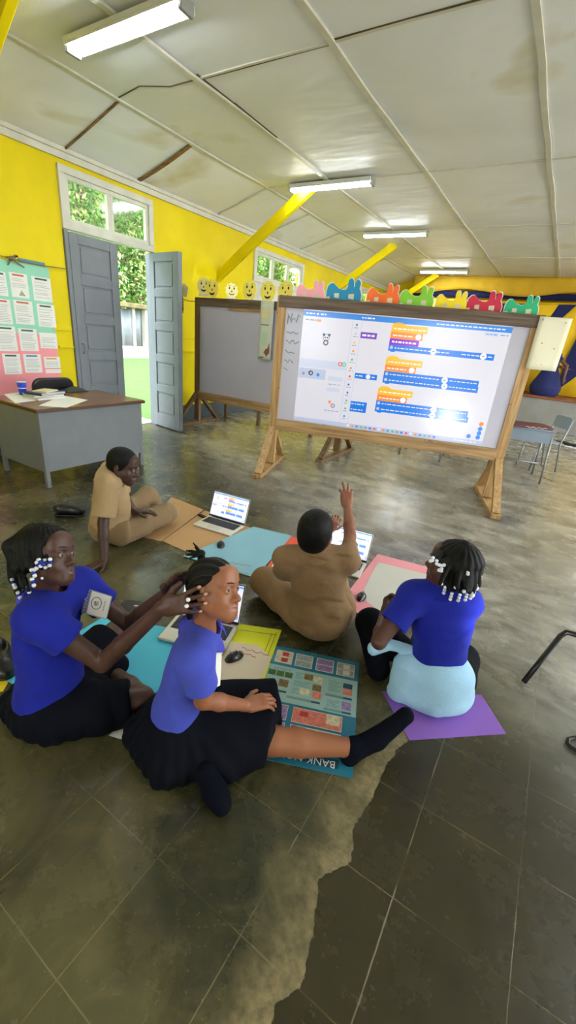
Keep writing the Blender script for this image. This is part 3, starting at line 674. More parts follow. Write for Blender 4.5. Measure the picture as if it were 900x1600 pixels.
face(390, 453, *FA, 0.13, M_face, 'smiling yellow paper face between the small pale face and the poster')
face(418.5, 456, *FA, 0.135, M_face, 'smiling yellow paper face above the narrow hanging poster')
face(446, 455, *FA, 0.13, M_face, 'yellow paper face partly behind the post of the projected board')
face(286, 476, *FA, 0.125, M_facelt, 'pale paper face hanging at the left edge of the second board', turn=-0.7, y=-0.06, collar=False)
wt = MB(); wt.prism([(-0.05, 0), (0.06, -0.05), (0.10, 0.10), (0.0, 0.16), (-0.06, 0.08)], (0, 0, 0), (1, 0, 0), (0, 0, 1), (0, -1, 0), 0.003)
q = onpl((287, 460), np.array([*B2O, 0]) + np.array([0, -0.04, 0]), np.array([0, -1, 0])); tag(wt.build('paper_scrap', M_wc, at=None, loc=tuple(q)), 'torn white paper scrap above the hanging pale face', 'paper')
sg = MB(); A_, B_ = onx((268, 455), WX + 0.05), wb_point(B2O, B2X, rz2, -0.07, 0.04, 1.90)
sg.tube([A_ + (B_ - A_) * k / 8 - np.array([0, 0, 0.05 * math.sin(math.pi * k / 8)]) for k in range(9)], 0.006, 5)
tag(sg.build('string', mat('brown_string', (110, 88, 50), 0.8)), 'brown string from the yellow wall to the second board', 'string')
RAB = [(0, 0), (0, .5), (.03, .72), (.10, .86), (.18, .88), (.25, .78), (.33, .66), (.45, .60), (.55, .62), (.60, .74), (.59, .95), (.605, 1.06), (.64, 1.13), (.69, 1.14), (.735, 1.07), (.755, .95), (.765, .76), (.785, .76), (.79, .93), (.81, 1.04), (.85, 1.10), (.90, 1.09), (.935, 1.02), (.945, .90), (.925, .70), (.97, .58), (1.0, .40), (.99, .15), (.95, 0)]
def rabbit(x0, x1, yb, col, nm, lab):
    X_ = nz([*B1X, 0]); n_ = np.array([X_[1], -X_[0], 0]); back = np.array([*B1O, 0]) - n_ * 0.06
    A = onpl((x0, yb), back, n_); B = onpl((x1, yb + 0.09 * (x1 - x0)), back, n_); Wd = float(np.linalg.norm((B - A)[:2])); z = B1H - 0.02
    t = thing('rabbit_cutout', (A[0], A[1], z), lab, 'paper rabbit', rz1, 'paper rabbits along the projected board')
    sy = Wd * 0.56
    big = [((a - 0.5) * 1.05 + 0.5, b * 1.04) for a, b in RAB]
    MB().prism([(a * Wd, b * sy) for a, b in big], (0, 0.006, 0), (1, 0, 0), (0, 0, 1), (0, -1, 0), 0.002).build('backing_card', M_wc, t)
    MB().prism([(a * Wd, b * sy) for a, b in RAB], (0, 0.003, 0), (1, 0, 0), (0, 0, 1), (0, -1, 0), 0.003).build('rabbit_shape', mat(nm, col, 0.7, noise=(8, 0.06)), t)
    for a, b, r in ((0.30, 0.34, 0.07), (0.72, 0.34, 0.08), (0.06, 0.20, 0.05)):
        MB().prism([(a * Wd - r * Wd, b * sy - r * Wd * .8), (a * Wd + r * Wd, b * sy - r * Wd), (a * Wd + r * Wd * .9, b * sy + r * Wd * .8), (a * Wd - r * Wd, b * sy + r * Wd * .6)], (0, -0.0005, 0), (1, 0, 0), (0, 0, 1), (0, -1, 0), 0.0012).build('tape_patch', mat('clear_tape', (206, 198, 170), 0.4), t)
for x0, x1, yb, col, nm, lab in ((463, 506, 463, (240, 164, 176), 'pink_card', 'pink paper rabbit beside the last yellow face'), (509, 563, 467, (34, 140, 184), 'sea_blue_card', 'blue paper rabbit on top of the projected board'), (572, 622, 473, (244, 112, 40), 'orange_card', 'orange paper rabbit on top of the projected board'), (623, 675, 477, (130, 200, 50), 'lime_card', 'lime green paper rabbit on top of the projected board'), (679, 727, 482, (244, 216, 30), 'yellow_card', 'yellow paper rabbit on top of the projected board'), (727, 781, 486, (196, 36, 66), 'crimson_card', 'crimson paper rabbit on top of the projected board'), (786, 838, 491, (38, 170, 118), 'teal_green_card', 'teal green paper rabbit above the right end of the board')):
    rabbit(x0, x1, yb, col, nm, lab)
# ================================================================== teacher's desk and what is on it
DZ = 0.735
dFL, dFR = onz((56.5, 640), DZ), onz((226, 625), DZ); dd = dFR - dFL; DL = float(np.linalg.norm(dd)); drz = math.atan2(dd[1], dd[0])
M_grey = mat('grey_painted_steel', (122, 126, 130), 0.45, noise=(6, 0.05)); M_top = wood('varnished_desk_top', (146, 98, 50), (96, 60, 28), 'X', 0.25); M_topedge = mat('dark_desk_edge', (74, 48, 28), 0.4)
desk = thing('teacher_desk', (dFL[0], dFL[1], 0), 'grey steel teacher desk with brown wooden top near the grey door', 'desk', drz)
DW = 0.80   # depth, +y local is away from the hall (towards the wall)
MB().box(0, DL, 0, DW, DZ - 0.03, DZ).build('desk_top', M_top, desk, bevel=0.006)
MB().box(-0.004, DL + 0.004, -0.004, DW + 0.004, DZ - 0.034, DZ - 0.006).build('edge_band', M_topedge, desk, bevel=0.004)
MB().box(0.03, DL - 0.03, 0.03, 0.045, 0.15, DZ - 0.034).build('front_panel', M_grey, desk, bevel=0.003)
for x in (0.03, DL - 0.045): MB().box(x, x + 0.015, 0.045, DW - 0.03, 0.15, DZ - 0.034).build('side_panel', M_grey, desk, bevel=0.003)
for x in (0.025, DL - 0.065):
    for y in (0.025, DW - 0.065): MB().box(x, x + 0.04, y, y + 0.04, 0, DZ - 0.034).build('leg', M_grey, desk, bevel=0.006)
for k in range(3):
    dr = MB().box(DL - 0.42, DL - 0.05, DW - 0.05, DW - 0.02, 0.17 + k * 0.175, 0.335 + k * 0.175).build('drawer', M_grey, desk, bevel=0.004)
    MB().box(DL - 0.28, DL - 0.19, DW - 0.02, DW, 0.24 + k * 0.175, 0.26 + k * 0.175).build('drawer_pull', M_metal, dr, bevel=0.004)
def ondesk(px, py, h=0.0): return onz((px, py), DZ + h)
def flat_poly(name, pts, z, t, m, lab, cat, group=None, extra=None, bevel=0.0):
    P = [np.array([p[0], p[1]]) for p in pts]; c_ = sum(P) / len(P); mb = MB(); b = [(p[0] - c_[0], p[1] - c_[1], 0) for p in P]
    a2 = sum(b[i][0] * b[(i + 1) % len(b)][1] - b[(i + 1) % len(b)][0] * b[i][1] for i in range(len(b)))
    if a2 < 0: b = b[::-1]
    mb.hexa(b, [(x, y, t) for x, y, _ in b]); o = mb.build(name, m, loc=(c_[0], c_[1], z), bevel=bevel); tag(o, lab, cat, group); return o
flat_poly('paper_sheet', [ondesk(*p) for p in ((6, 616), (38, 612), (56, 626), (24, 630))], DZ, 0.001, M_wpaper, 'white paper under the blue cup on the desk corner', 'paper')
flat_poly('paper_sheet', [ondesk(*p) for p in ((60, 634), (98, 618), (137, 625), (104, 637))], DZ, 0.001, M_wpaper, 'white paper sheet sticking out beneath the books on the desk', 'paper')
bkp = ondesk(70, 622)
for k, (dx_, dy_, L_, W_, h_, col, rot, lab) in enumerate(((0, 0, .30, .22, .022, (206, 204, 198), 0.1, 'lowest pale exercise book of the stack on the desk'), (-.01, .0, .29, .21, .02, (196, 196, 190), -0.05, 'second pale book of the stack on the desk'), (0.0, 0.01, .30, .21, .012, (48, 54, 74), 0.25, 'dark navy book in the middle of the desk stack'), (0.02, 0.01, .27, .20, .014, (92, 104, 128), 0.15, 'blue grey book near the top of the desk stack'), (0.03, 0.0, .20, .14, .012, (222, 206, 160), 0.5, 'small cream notebook topmost on the desk stack'))):
    zz = DZ + 0.0015 + sum((.022, .02, .012, .014, .012)[:k])
    t = thing('book', (bkp[0] + dx_, bkp[1] + dy_, zz), lab, 'book', drz + rot, 'books stacked on the desk')
    MB().box(-L_ / 2 + .004, L_ / 2, -W_ / 2 + .004, W_ / 2 - .004, 0.002, h_ - 0.002).build('pages', M_wpaper, t)
    cvm = mat('book_cover_%d' % k, col, 0.5)
    MB().box(-L_ / 2, L_ / 2, -W_ / 2, W_ / 2, 0, 0.002).box(-L_ / 2, L_ / 2, -W_ / 2, W_ / 2, h_ - 0.002, h_).box(-L_ / 2, -L_ / 2 + .003, -W_ / 2, W_ / 2, 0, h_).build('cover', cvm, t)
cp = ondesk(36, 617)
cup = thing('cup', (cp[0], cp[1], DZ + 0.0012), 'tall blue plastic cup with white band on the desk', 'cup')
MB().lathe([(0.028, 0), (0.030, 0.002), (0.038, 0.065), (0.040, 0.068), (0.041, 0.125), (0.038, 0.124), (0.034, 0.06), (0.026, 0.006)], (0, 0, 0)).build('cup_body', mat('blue_plastic', (28, 62, 206), 0.35), cup)
MB().lathe([(0.0385, 0.064), (0.0415, 0.066), (0.0415, 0.071), (0.039, 0.073)], (0, 0, 0)).lathe([(0.0405, 0.121), (0.0435, 0.123), (0.0435, 0.128), (0.040, 0.128)], (0, 0, 0)).build('white_band', M_wc, cup)
# dark folded cloth at the back corner of the desk
cb = ondesk(116, 611); mb = MB(); rr = np.random.RandomState(4)
mb.grid([[(0.26 * (i / 10 - .5), 0.18 * (j / 8 - .5), 0.004 + 0.05 * math.sin(math.pi * i / 10) * math.sin(math.pi * j / 8) * (0.6 + 0.5 * rr.rand())) for i in range(11)] for j in range(9)])
o = mb.build('folded_cloth', mat('charcoal_cloth', (58, 60, 62), 0.9, bump=(40, 0.004)), loc=(cb[0], cb[1], DZ), solid=0.004, sub=1); o.rotation_euler = (0, 0, drz); tag(o, 'crumpled charcoal cloth on the back corner of the desk', 'cloth')
# office chair behind the desk
M_blk = mat('black_leatherette', (22, 22, 24), 0.35, noise=(20, 0.2)); M_blkm = mat('black_painted_tube', (24, 24, 25), 0.3, 0.3)
ch = thing('office_chair', (-4.93, 2.72, 0), 'black padded chair behind the teacher desk', 'chair', math.radians(-90))
def pad(w_, h_, t_, r_):
    pts = []
    for cx, cy, a0 in ((w_ / 2 - r_, h_ / 2 - r_, 0), (-w_ / 2 + r_, h_ / 2 - r_, 90), (-w_ / 2 + r_, -h_ / 2 + r_, 180), (w_ / 2 - r_, -h_ / 2 + r_, 270)):
        for k in range(6): a = math.radians(a0 + k * 18); pts.append((cx + r_ * math.cos(a), cy + r_ * math.sin(a)))
    return pts
MB().prism(pad(0.46, 0.36, 0, 0.09), (0, 0.19, 0.69), (1, 0, 0), (0, 0.12, 1), (0, 1, -0.12), 0.05).build('backrest', M_blk, ch, bevel=0.016)
MB().prism(pad(0.46, 0.44, 0, 0.08), (0, -0.04, 0.43), (1, 0, 0), (0, 1, 0), (0, 0, 1), 0.06).build('seat', M_blk, ch, bevel=0.016)
for sx in (-1, 1):
    MB().tube([(sx * 0.2, 0.17, 0), (sx * 0.2, 0.19, 0.45), (sx * 0.2, 0.22, 0.80)], 0.012).build('leg', M_blkm, ch)
    MB().tube([(sx * 0.2, -0.22, 0), (sx * 0.2, -0.20, 0.43)], 0.012).build('leg', M_blkm, ch)
# ================================================================== wall chart
CX = WX + 0.006
ct = thing('wall_chart', (CX, 2.7, 0.54), 'green and pink chart of pinned white pages on the yellow wall', 'chart')
def wy(px, py): P = onx((px, py), WX + 0.012); return P[1], P[2]
def onwall(y, z, d=0.0): return (d, y - 2.7, z - 0.54)
def wrect(mb, y0, y1, z0, z1, d, t=0.001, mi=0): mb.box(d, d + t, y0 - 2.7, y1 - 2.7, z0 - 0.54, z1 - 0.54, mi)
mb = MB(); wrect(mb, 2.0, 3.23, 1.27, 1.995, 0, 0.004); mb.build('green_sheet', mat('mint_card', (150, 212, 184), 0.75, noise=(3, 0.04)), ct)
mb = MB(); wrect(mb, 2.0, 3.225, 0.575, 1.27, 0, 0.004); mb.build('pink_sheet', mat('pink_chart_card', (240, 150, 156), 0.75, noise=(3, 0.04)), ct)
pgm = [M_wpaper, mat('page_print', (186, 186, 188), 0.8), mat('page_head_dark', (66, 88, 84), 0.8), mat('page_head_red', (206, 104, 84), 0.8), mat('page_head_blue', (70, 130, 180), 0.8), mat('page_head_amber', (220, 160, 60), 0.8), mat('page_plant', (120, 130, 60), 0.8)]
k7 = lambda x, y: (x / 6.957, 395 + y / 6.957)
rnd = random.Random(5)
for (a, b, hd, kind) in (((-70, 190), (95, 475), 2, 0), ((95, 205), (325, 500), 3, 1), ((340, 250), (575, 540), 2, 0), ((-70, 490), (145, 778), 3, 0), ((140, 508), (380, 785), 3, 0), ((395, 550), (615, 815), 2, 0), ((-50, 790), (200, 1072), 2, 0), ((195, 818), (425, 1070), 2, 0), ((425, 865), (630, 1042), 0, 0), ((20, 1095), (245, 1318), 2, 0), ((250, 1100), (465, 1302), 4, 0), ((475, 1130), (660, 1250), 5, 0), ((495, 1265), (668, 1306), 0, 0)):
    y0, z1 = wy(*k7(*a)); y1, z0 = wy(*k7(*b)); mb = MB(); wrect(mb, y0, y1, z0, z1, 0.004, 0.0012)
    W_, H_ = y1 - y0, z1 - z0
    if hd: wrect(mb, y0 + W_ * .16, y0 + W_ * .80, z1 - 0.03, z1 - 0.012, 0.0053, 0.0004, hd)
    z = z1 - 0.055; zend = z0 + (0.10 if kind else 0.02)
    while z > zend:
        wrect(mb, y0 + W_ * .10, y0 + W_ * rnd.uniform(.7, .92), z - 0.006, z, 0.0053, 0.0003, 1); z -= 0.017 if rnd.random() < 0.85 else 0.03
    if kind:
        for q in range(5): wrect(mb, y0 + W_ * (.42 + .07 * q), y0 + W_ * (.47 + .07 * q), z0 + 0.02, z0 + 0.035 + 0.02 * (2 - abs(q - 2)), 0.0053, 0.0004, 6)
    mb.build('page', pgm, ct)
sg = MB(); A_ = onx((-40, 390), WX + 0.03); K_ = onx((18, 404), WX + 0.03); B_ = onx((104, 420), WX + 0.03)
sg.tube([A_, K_], 0.006, 6); sg.tube([K_ + (B_ - K_) * k / 6 - np.array([0, 0, 0.012 * math.sin(math.pi * k / 6)]) for k in range(7)], 0.006, 6)
for pxy in ((10, 402), (27, 400)): sg.tube([K_, onx(pxy, WX + 0.05), K_ + np.array([0.01, 0, 0.01])], 0.012, 6)
for pxy in ((12, 414), (38, 418), (24, 398)): sg.tube([K_, onx(pxy, WX + 0.035)], 0.007, 6)
sg.ell(K_, (0.025, 0.03, 0.025)); tag(sg.build('wall_string', mat('grey_brown_cord', (120, 110, 84), 0.8)), 'knotted cord tied along the wall above the page chart', 'cord')
bs = MB(); y0, z1 = wy(30, 409); bs.box(0, 0.006, 0, 0.30, -0.03, 0.012); o = bs.build('blue_strip', mat('blue_grey_card', (96, 140, 150), 0.7), loc=(WX + 0.0, wy(0, 404)[0] + 0.19, 2.03)); tag(o, 'blue grey card strip showing above the top of the page chart', 'card')
# ================================================================== sheets on the floor
def fl(pts, z=0.0): return [onz(p, z) for p in pts]
M_card = mat('brown_cardboard', (188, 148, 100), 0.85, noise=(5, 0.05))
P1 = fl([(213, 838), (268, 777), (400, 826), (308, 868)])
t = thing('cardboard_sheet', (*(sum(P1) / 4)[:2], 0.0), 'brown two-panel cardboard sheet beneath the first laptop', 'cardboard'); c_ = sum(P1) / 4
def panel(pts, z, th, m, name, root, c_):
    b = [(p[0] - c_[0], p[1] - c_[1], z) for p in pts]; a2 = sum(b[i][0] * b[(i + 1) % len(b)][1] - b[(i + 1) % len(b)][0] * b[i][1] for i in range(len(b)))
    if a2 < 0: b = b[::-1]
    mb = MB(); mb.hexa(b, [(x, y, z + th) for x, y, _ in b]); return mb.build(name, m, root, bevel=0.0006)
panel(fl([(215, 840), (274, 778), (322, 797), (250, 841)]) if False else fl([(213, 838), (268, 777), (318, 797), (252, 846)]), 0.0005, 0.004, M_card, 'panel', t, c_)
panel(fl([(254, 846), (320, 798), (400, 828), (306, 869)]), 0.0005, 0.004, M_card, 'panel', t, c_)
M_lb = mat('pale_blue_sugar_paper', (140, 190, 208), 0.8, noise=(4, 0.04)); M_redink = mat('red_marker', (200, 110, 110), 0.7)
flp = flat_poly('blue_poster_sheet', fl([(286, 870), (396, 824), (456, 838), (398, 904)]), 0.0055, 0.002, M_lb, 'pale blue poster sheet with faint red writing beside the cardboard', 'poster')
def scrib3(root, pts, h, m, name='writing', r=0.002, seed=2, z=0.0):
    rnd = np.random.RandomState(seed); mb = MB(); o = np.array(root.location)
    for a, b in pts:
        a, b = np.array(a), np.array(b); d = b - a; L = np.linalg.norm(d); d /= L; n_ = np.array([-d[1], d[0], 0]); k = max(4, int(L / 0.014))
        mb.tube([a + d * L * i / k + n_ * h * (math.sin(i * 1.9 + rnd.rand()) * (0.3 + .7 * rnd.rand())) - o + np.array([0, 0, z]) for i in range(k + 1)], r, 4)
    return mb.build(name, m, root)
scrib3(flp, [(onz((318, 879), .0085), onz((372, 888), .0085)), (onz((330, 886), .0085), onz((388, 897), .0085)), (onz((352, 878), .0085), onz((392, 884), .0085))], 0.018, M_redink)
flp = flat_poly('orange_poster_sheet', fl([(414, 890), (452, 838), (505, 850), (470, 905)]), 0.0030, 0.002, mat('red_orange_paper', (226, 92, 62), 0.75), 'red orange poster sheet with photographs behind the raised-arm boy', 'poster')
for pts in ([(424, 886), (438, 871), (452, 875), (440, 890)], [(443, 866), (455, 852), (476, 858), (466, 872)]):
    b = fl(pts); c2 = sum(b) / 4
    mb = MB(); q = [p - np.array(flp.location) + np.array([0, 0, 0.0052]) for p in b]; mb.hexa(q[::-1], [p + np.array([0, 0, 0.0008]) for p in q[::-1]], 0)
    q2 = [c2 + (p - c2) * 0.72 - np.array(flp.location) + np.array([0, 0, 0.0062]) for p in b]; mb.hexa(q2[::-1], [p + np.array([0, 0, 0.0004]) for p in q2[::-1]], 1)
    mb.build('photograph', [M_wpaper, mat('dark_photo', (70, 76, 84), 0.4, noise=(30, 0.6))], flp)
flat_poly('pink_poster_sheet', fl([(528, 945), (590, 866), (690, 892), (622, 985)]), 0.0005, 0.002, mat('pink_sugar_paper', (238, 156, 166), 0.8, noise=(4, 0.04)), 'pink poster sheet under the white sheet by the raised-arm boy', 'poster')
flat_poly('white_poster_sheet', fl([(563, 933), (590, 879), (694, 905), (630, 985)]), 0.0028, 0.0012, mat('off_white_paper', (206, 204, 196), 0.8, noise=(4, 0.03)), 'large off-white sheet lying on the pink poster', 'paper')
flat_poly('cyan_poster_sheet', fl([(2, 1061), (165, 962), (318, 992), (196, 1146)]), 0.0005, 0.0016, mat('cyan_paper', (84, 200, 232), 0.75, noise=(4, 0.03)), 'bright cyan sheet under the braiding girl and the laptop', 'poster')
flat_poly('yellow_strip_sheet', fl([(-40, 1068), (1, 1060), (13, 1067), (5, 1081), (-40, 1092)]), 0.0025, 0.002, mat('yellow_lined_card', (232, 208, 30), 0.7), 'yellow card corner showing behind the braiding girl', 'card')
flat_poly('white_paper_sheet', fl([(170, 1150), (236, 1092), (330, 1120), (270, 1180)]), 0.0025, 0.0012, M_wpaper, 'white sheet peeking out between the two girls at the front', 'paper')
yl = flat_poly('yellow_poster_sheet', fl([(330, 1056), (372, 976), (440, 986), (412, 1064)]), 0.0055, 0.0015, mat('fluorescent_yellow_paper', (224, 226, 30), 0.75, noise=(4, 0.03)), 'fluorescent yellow sheet under the cream sheet beside the smiling girl', 'poster')
ln = MB()
for a, b in (((432, 988), (404, 1062)), ((425, 990), (400, 1050)), ((374, 984), (432, 992))): ln.beam(onz(a, .0074) - np.array(yl.location), onz(b, .0074) - np.array(yl.location), 0.003, 0.001)
ln.build('drawn_border', mat('grey_pencil', (120, 120, 60), 0.8), yl)
wl = flat_poly('cream_poster_sheet', fl([(322, 1068), (356, 1004), (402, 1010), (424, 1028), (407, 1067)]), 0.0073, 0.0012, mat('cream_drawing_paper', (220, 204, 178), 0.8, noise=(4, 0.03)), 'cream sheet on the yellow poster beneath the mouse', 'paper')
scrib3(wl, [(onz((378, 1012), .009), onz((420, 1024), .009)), (onz((372, 1018), .009), onz((400, 1026), .009))], 0.012, M_redink)
flat_poly('purple_poster_sheet', fl([(596, 1080), (752, 1086), (791, 1147), (640, 1157)]), 0.0005, 0.0012, mat('purple_paper', (142, 96, 192), 0.75, noise=(4, 0.04)), 'purple sheet under the girl with the pale blue sweater', 'poster')
# banknote poster: a stiff board with printed rows, lying upside down to the camera
TP = fl([(423, 1007), (561, 1036), (551, 1217), (374, 1178)]); c_ = sum(TP) / 4
tp = thing('banknote_poster', (c_[0], c_[1], 0.0003), 'teal bank notes poster under the stretched leg of the front girl', 'poster')
def q4(u, v, z): # u left-right, v top-bottom as the photo shows it
    a = TP[0] * (1 - u) + TP[1] * u; b = TP[3] * (1 - u) + TP[2] * u; p = a * (1 - v) + b * v; return np.array([p[0] - c_[0], p[1] - c_[1], z])
def trect(mb, u0, v0, u1, v1, z, mi=0, t=0.0004):
    b = [q4(u0, v0, z), q4(u0, v1, z), q4(u1, v1, z), q4(u1, v0, z)]; mb.hexa(b, [p + np.array([0, 0, t]) for p in b], mi)
mb = MB(); trect(mb, 0, 0, 1, 1, 0, 0, 0.003); mb.build('board', mat('teal_poster_board', (34, 112, 138), 0.35, noise=(3, 0.05)), tp, bevel=0.0008)
NM = [mat('note_pale_panel', (150, 184, 180), 0.4), mat('note_pink', (214, 120, 104), 0.4, noise=(60, 0.25)), mat('note_cream', (206, 196, 164), 0.4, noise=(60, 0.25)), mat('note_violet', (146, 120, 170), 0.4, noise=(60, 0.3)), mat('note_grey', (150, 160, 158), 0.4, noise=(60, 0.3)), mat('note_red', (176, 50, 50), 0.4, noise=(80, 0.3)), mat('note_green', (70, 104, 50), 0.4, noise=(80, 0.3)), mat('poster_text_grey', (112, 146, 150), 0.5), mat('poster_dark_teal', (24, 70, 92), 0.4), mat('note_white', (222, 214, 198), 0.4), mat('note_brown', (120, 100, 60), 0.4, noise=(60, 0.4))]
mb = MB(); z = 0.0031
trect(mb, 0.0, 0.215, 0.995, 0.555, z, 0)
for u, ca, cb_ in ((0.09, 2, 5), (0.31, 4, 4), (0.54, 3, 3), (0.765, 4, 9)):
    trect(mb, u, 0.045, u + 0.19, 0.185, z, 9)
    for s_ in (0, 1): trect(mb, u + 0.008, 0.052 + s_ * 0.068, u + 0.182, 0.112 + s_ * 0.068, z + .0005, ca); trect(mb, u + 0.07, 0.062 + s_ * 0.066, u + 0.14, 0.106 + s_ * 0.066, z + .001, cb_)
for u in (0.055, 0.145, 0.235): trect(mb, u, 0.27, u + 0.08, 0.325, z + .0005, 6)
trect(mb, 0.19, 0.35, 0.29, 0.42, z + .0005, 10); trect(mb, 0.44, 0.245, 0.53, 0.305, z + .0005, 10); trect(mb, 0.54, 0.255, 0.63, 0.315, z + .0005, 2); trect(mb, 0.54, 0.335, 0.63, 0.395, z + .0005, 10)
trect(mb, 0.42, 0.395, 0.52, 0.455, z + .0005, 2); trect(mb, 0.55, 0.405, 0.64, 0.465, z + .0005, 1)
trect(mb, 0.85, 0.26, 0.945, 0.31, z + .0005, 8); trect(mb, 0.85, 0.315, 0.945, 0.37, z + .0005, 1); trect(mb, 0.85, 0.44, 0.945, 0.51, z + .0005, 3)
for u0, u1, v0, n_ in ((0.35, 0.43, 0.25, 5), (0.34, 0.52, 0.335, 4), (0.70, 0.83, 0.26, 8), (0.70, 0.83, 0.45, 5), (0.10, 0.30, 0.24, 2), (0.34, 0.41, 0.41, 4)):
    for k in range(n_): trect(mb, u0, v0 + k * 0.014, u1 - 0.02 * (k % 3), v0 + k * 0.014 + 0.005, z + .0005, 7)
for u0, u1, v in ((0.68, 0.95, 0.395), (0.68, 0.95, 0.525), (0.30, 0.64, 0.49), (0.05, 0.29, 0.455)): trect(mb, u0, v, u1, v + 0.02, z + .0005, 7); trect(mb, u1 - 0.09, v + .003, u1 - 0.005, v + 0.018, z + .001, 8)
trect(mb, 0.02, 0.575, 0.34, 0.70, z, 9); trect(mb, 0.025, 0.58, 0.335, 0.695, z + .0005, 3); trect(mb, 0.17, 0.58, 0.27, 0.695, z + .001, 2); trect(mb, 0.20, 0.60, 0.24, 0.66, z + .0015, 10)
trect(mb, 0.02, 0.72, 0.34, 0.84, z, 9); trect(mb, 0.025, 0.725, 0.335, 0.835, z + .0005, 3)
trect(mb, 0.39, 0.575, 0.87, 0.70, z, 9); trect(mb, 0.395, 0.58, 0.865, 0.695, z + .0005, 1); trect(mb, 0.72, 0.58, 0.85, 0.66, z + .001, 2); trect(mb, 0.46, 0.60, 0.54, 0.64, z + .001, 5)
trect(mb, 0.39, 0.72, 0.87, 0.84, z, 9); trect(mb, 0.395, 0.725, 0.865, 0.835, z + .0005, 2); trect(mb, 0.40, 0.725, 0.46, 0.835, z + .001, 5); trect(mb, 0.64, 0.73, 0.78, 0.835, z + .001, 1); trect(mb, 0.54, 0.73, 0.63, 0.80, z + .001, 5)
trect(mb, 0.40, 0.905, 0.87, 0.965, z, 8)
mb.build('printed_notes', NM, tp)
ux_ = q4(0.0, 0.93, 0) - q4(1.0, 0.93, 0); uy_ = q4(0.8, 0.9, 0) - q4(0.8, 1.0, 0)     # lettering runs the other way up
uy_ = -uy_; uy_ = -(q4(0.8, 1.0, 0) - q4(0.8, 0.9, 0)) * -1
mb = MB(); mb.text('BANK NOTES', 0.043, q4(0.845, 0.920, z + .0006), ux_, uy_, (0, 0, 1)); mb.build('lettering', mat('poster_white_letters', (228, 232, 230), 0.5), tp)
e_ = MB(); oc = q4(0.5, 0.03, z + .001); e_.tube([oc + 0.011 * np.array([math.cos(a), math.sin(a), 0]) for a in np.linspace(0, 2 * math.pi, 17)[:-1]], 0.0016, 4, closed=True); e_.build('emblem_ring', mat('emblem_pale_teal', (90, 170, 170), 0.5), tp)
# ================================================================== laptops and mice
M_alu = mat('silver_laptop_shell', (206, 202, 186), 0.35, 0.15); M_key = mat('black_keys', (24, 26, 26), 0.5); M_bez = mat('black_bezel', (14, 15, 17), 0.3); M_kg = mat('key_gap', (96, 98, 94), 0.5)
def laptop(FL, FR, depth, ang, lid, lab, z=0.005, seed=1, es=0.19):
    FL, FR = np.array(FL), np.array(FR); d = FR - FL; W_ = float(np.linalg.norm(d[:2])); rz = math.atan2(d[1], d[0])
    t = thing('laptop', (FL[0], FL[1], z), lab, 'laptop', rz)
    MB().box(0, W_, 0, depth, 0.002, 0.017).build('base', M_alu, t, bevel=0.005)
    MB().box(W_ * .06, W_ * .94, depth * .40, depth * .90, 0.0165, 0.0176).build('keyboard_deck', M_kg, t)
    k = MB(); nr, nc = 6, 15; kx0, kx1, ky0, ky1 = W_ * .065, W_ * .935, depth * .41, depth * .89
    for r in range(nr):
        for c2 in range(nc):
            if r == 0 and 4 <= c2 <= 8:
                if c2 > 4: continue
                x0, x1 = kx0 + (kx1 - kx0) * 4 / nc, kx0 + (kx1 - kx0) * 9 / nc
            else: x0, x1 = kx0 + (kx1 - kx0) * c2 / nc, kx0 + (kx1 - kx0) * (c2 + 1) / nc
            y0, y1 = ky0 + (ky1 - ky0) * r / nr, ky0 + (ky1 - ky0) * (r + 1) / nr
            k.box(x0 + .0012, x1 - .0012, y0 + .0012, y1 - .0012, 0.0175, 0.0195)
    k.build('keys', M_key, t)
    MB().box(W_ * .34, W_ * .66, depth * .06, depth * .36, 0.0168, 0.0175).build('touchpad', mat('touchpad_grey', (190, 188, 176), 0.3), t)
    MB().tube([(W_ * .12, depth - .004, 0.018), (W_ * .88, depth - .004, 0.018)], 0.006, 8).build('hinge', M_bez, t)
    a = math.radians(ang); up = np.array([0, -math.cos(a), math.sin(a)]); nf = np.array([0, -math.sin(a), -math.cos(a)]); O = np.array([0, depth, 0.016])
    ld = MB(); ld.prism([(0, 0), (W_, 0), (W_, lid), (0, lid)], O - nf * 0.0, (1, 0, 0), up, nf, -0.006); lo = ld.build('lid', M_alu, t, bevel=0.002)
    MB().prism([(0.002, 0.002), (W_ - .002, 0.002), (W_ - .002, lid - .002), (0.002, lid - .002)], O, (1, 0, 0), up, nf, 0.0012).build('bezel', M_bez, lo)
    sc_ = MB(); b = 0.007; ui(sc_, O + up * (lid - b * 1.2) + np.array([b, 0, 0]) + nf * 0.0016, (W_ - 2 * b, 0, 0), -up * (lid - b * 3.6), nf, False, seed)
    s2 = sc_.build('screen', ui_mats('laptop', es), lo)
    return t
laptop(onz((301, 821), .006), onz((359, 839), .006), 0.225, 110, 0.225, 'silver laptop open on the brown cardboard in front of the leaning boy', 0.0045, 1)
a_ = onz((561, 905), .004); u_ = nz([0.987, 0.162, 0]); laptop(a_ - u_ * 0.345, a_, 0.225, 114, 0.225, 'silver laptop half hidden behind the boy with the raised arm', 0.0030, 2)
laptop(onz((246, 1001), .004), onz((347, 1027), .004), 0.235, 112, 0.225, 'silver laptop half hidden behind the smiling front girl', 0.0088, 3)
M_mouse = mat('black_mouse_shell', (20, 20, 22), 0.3, coat=0.3)
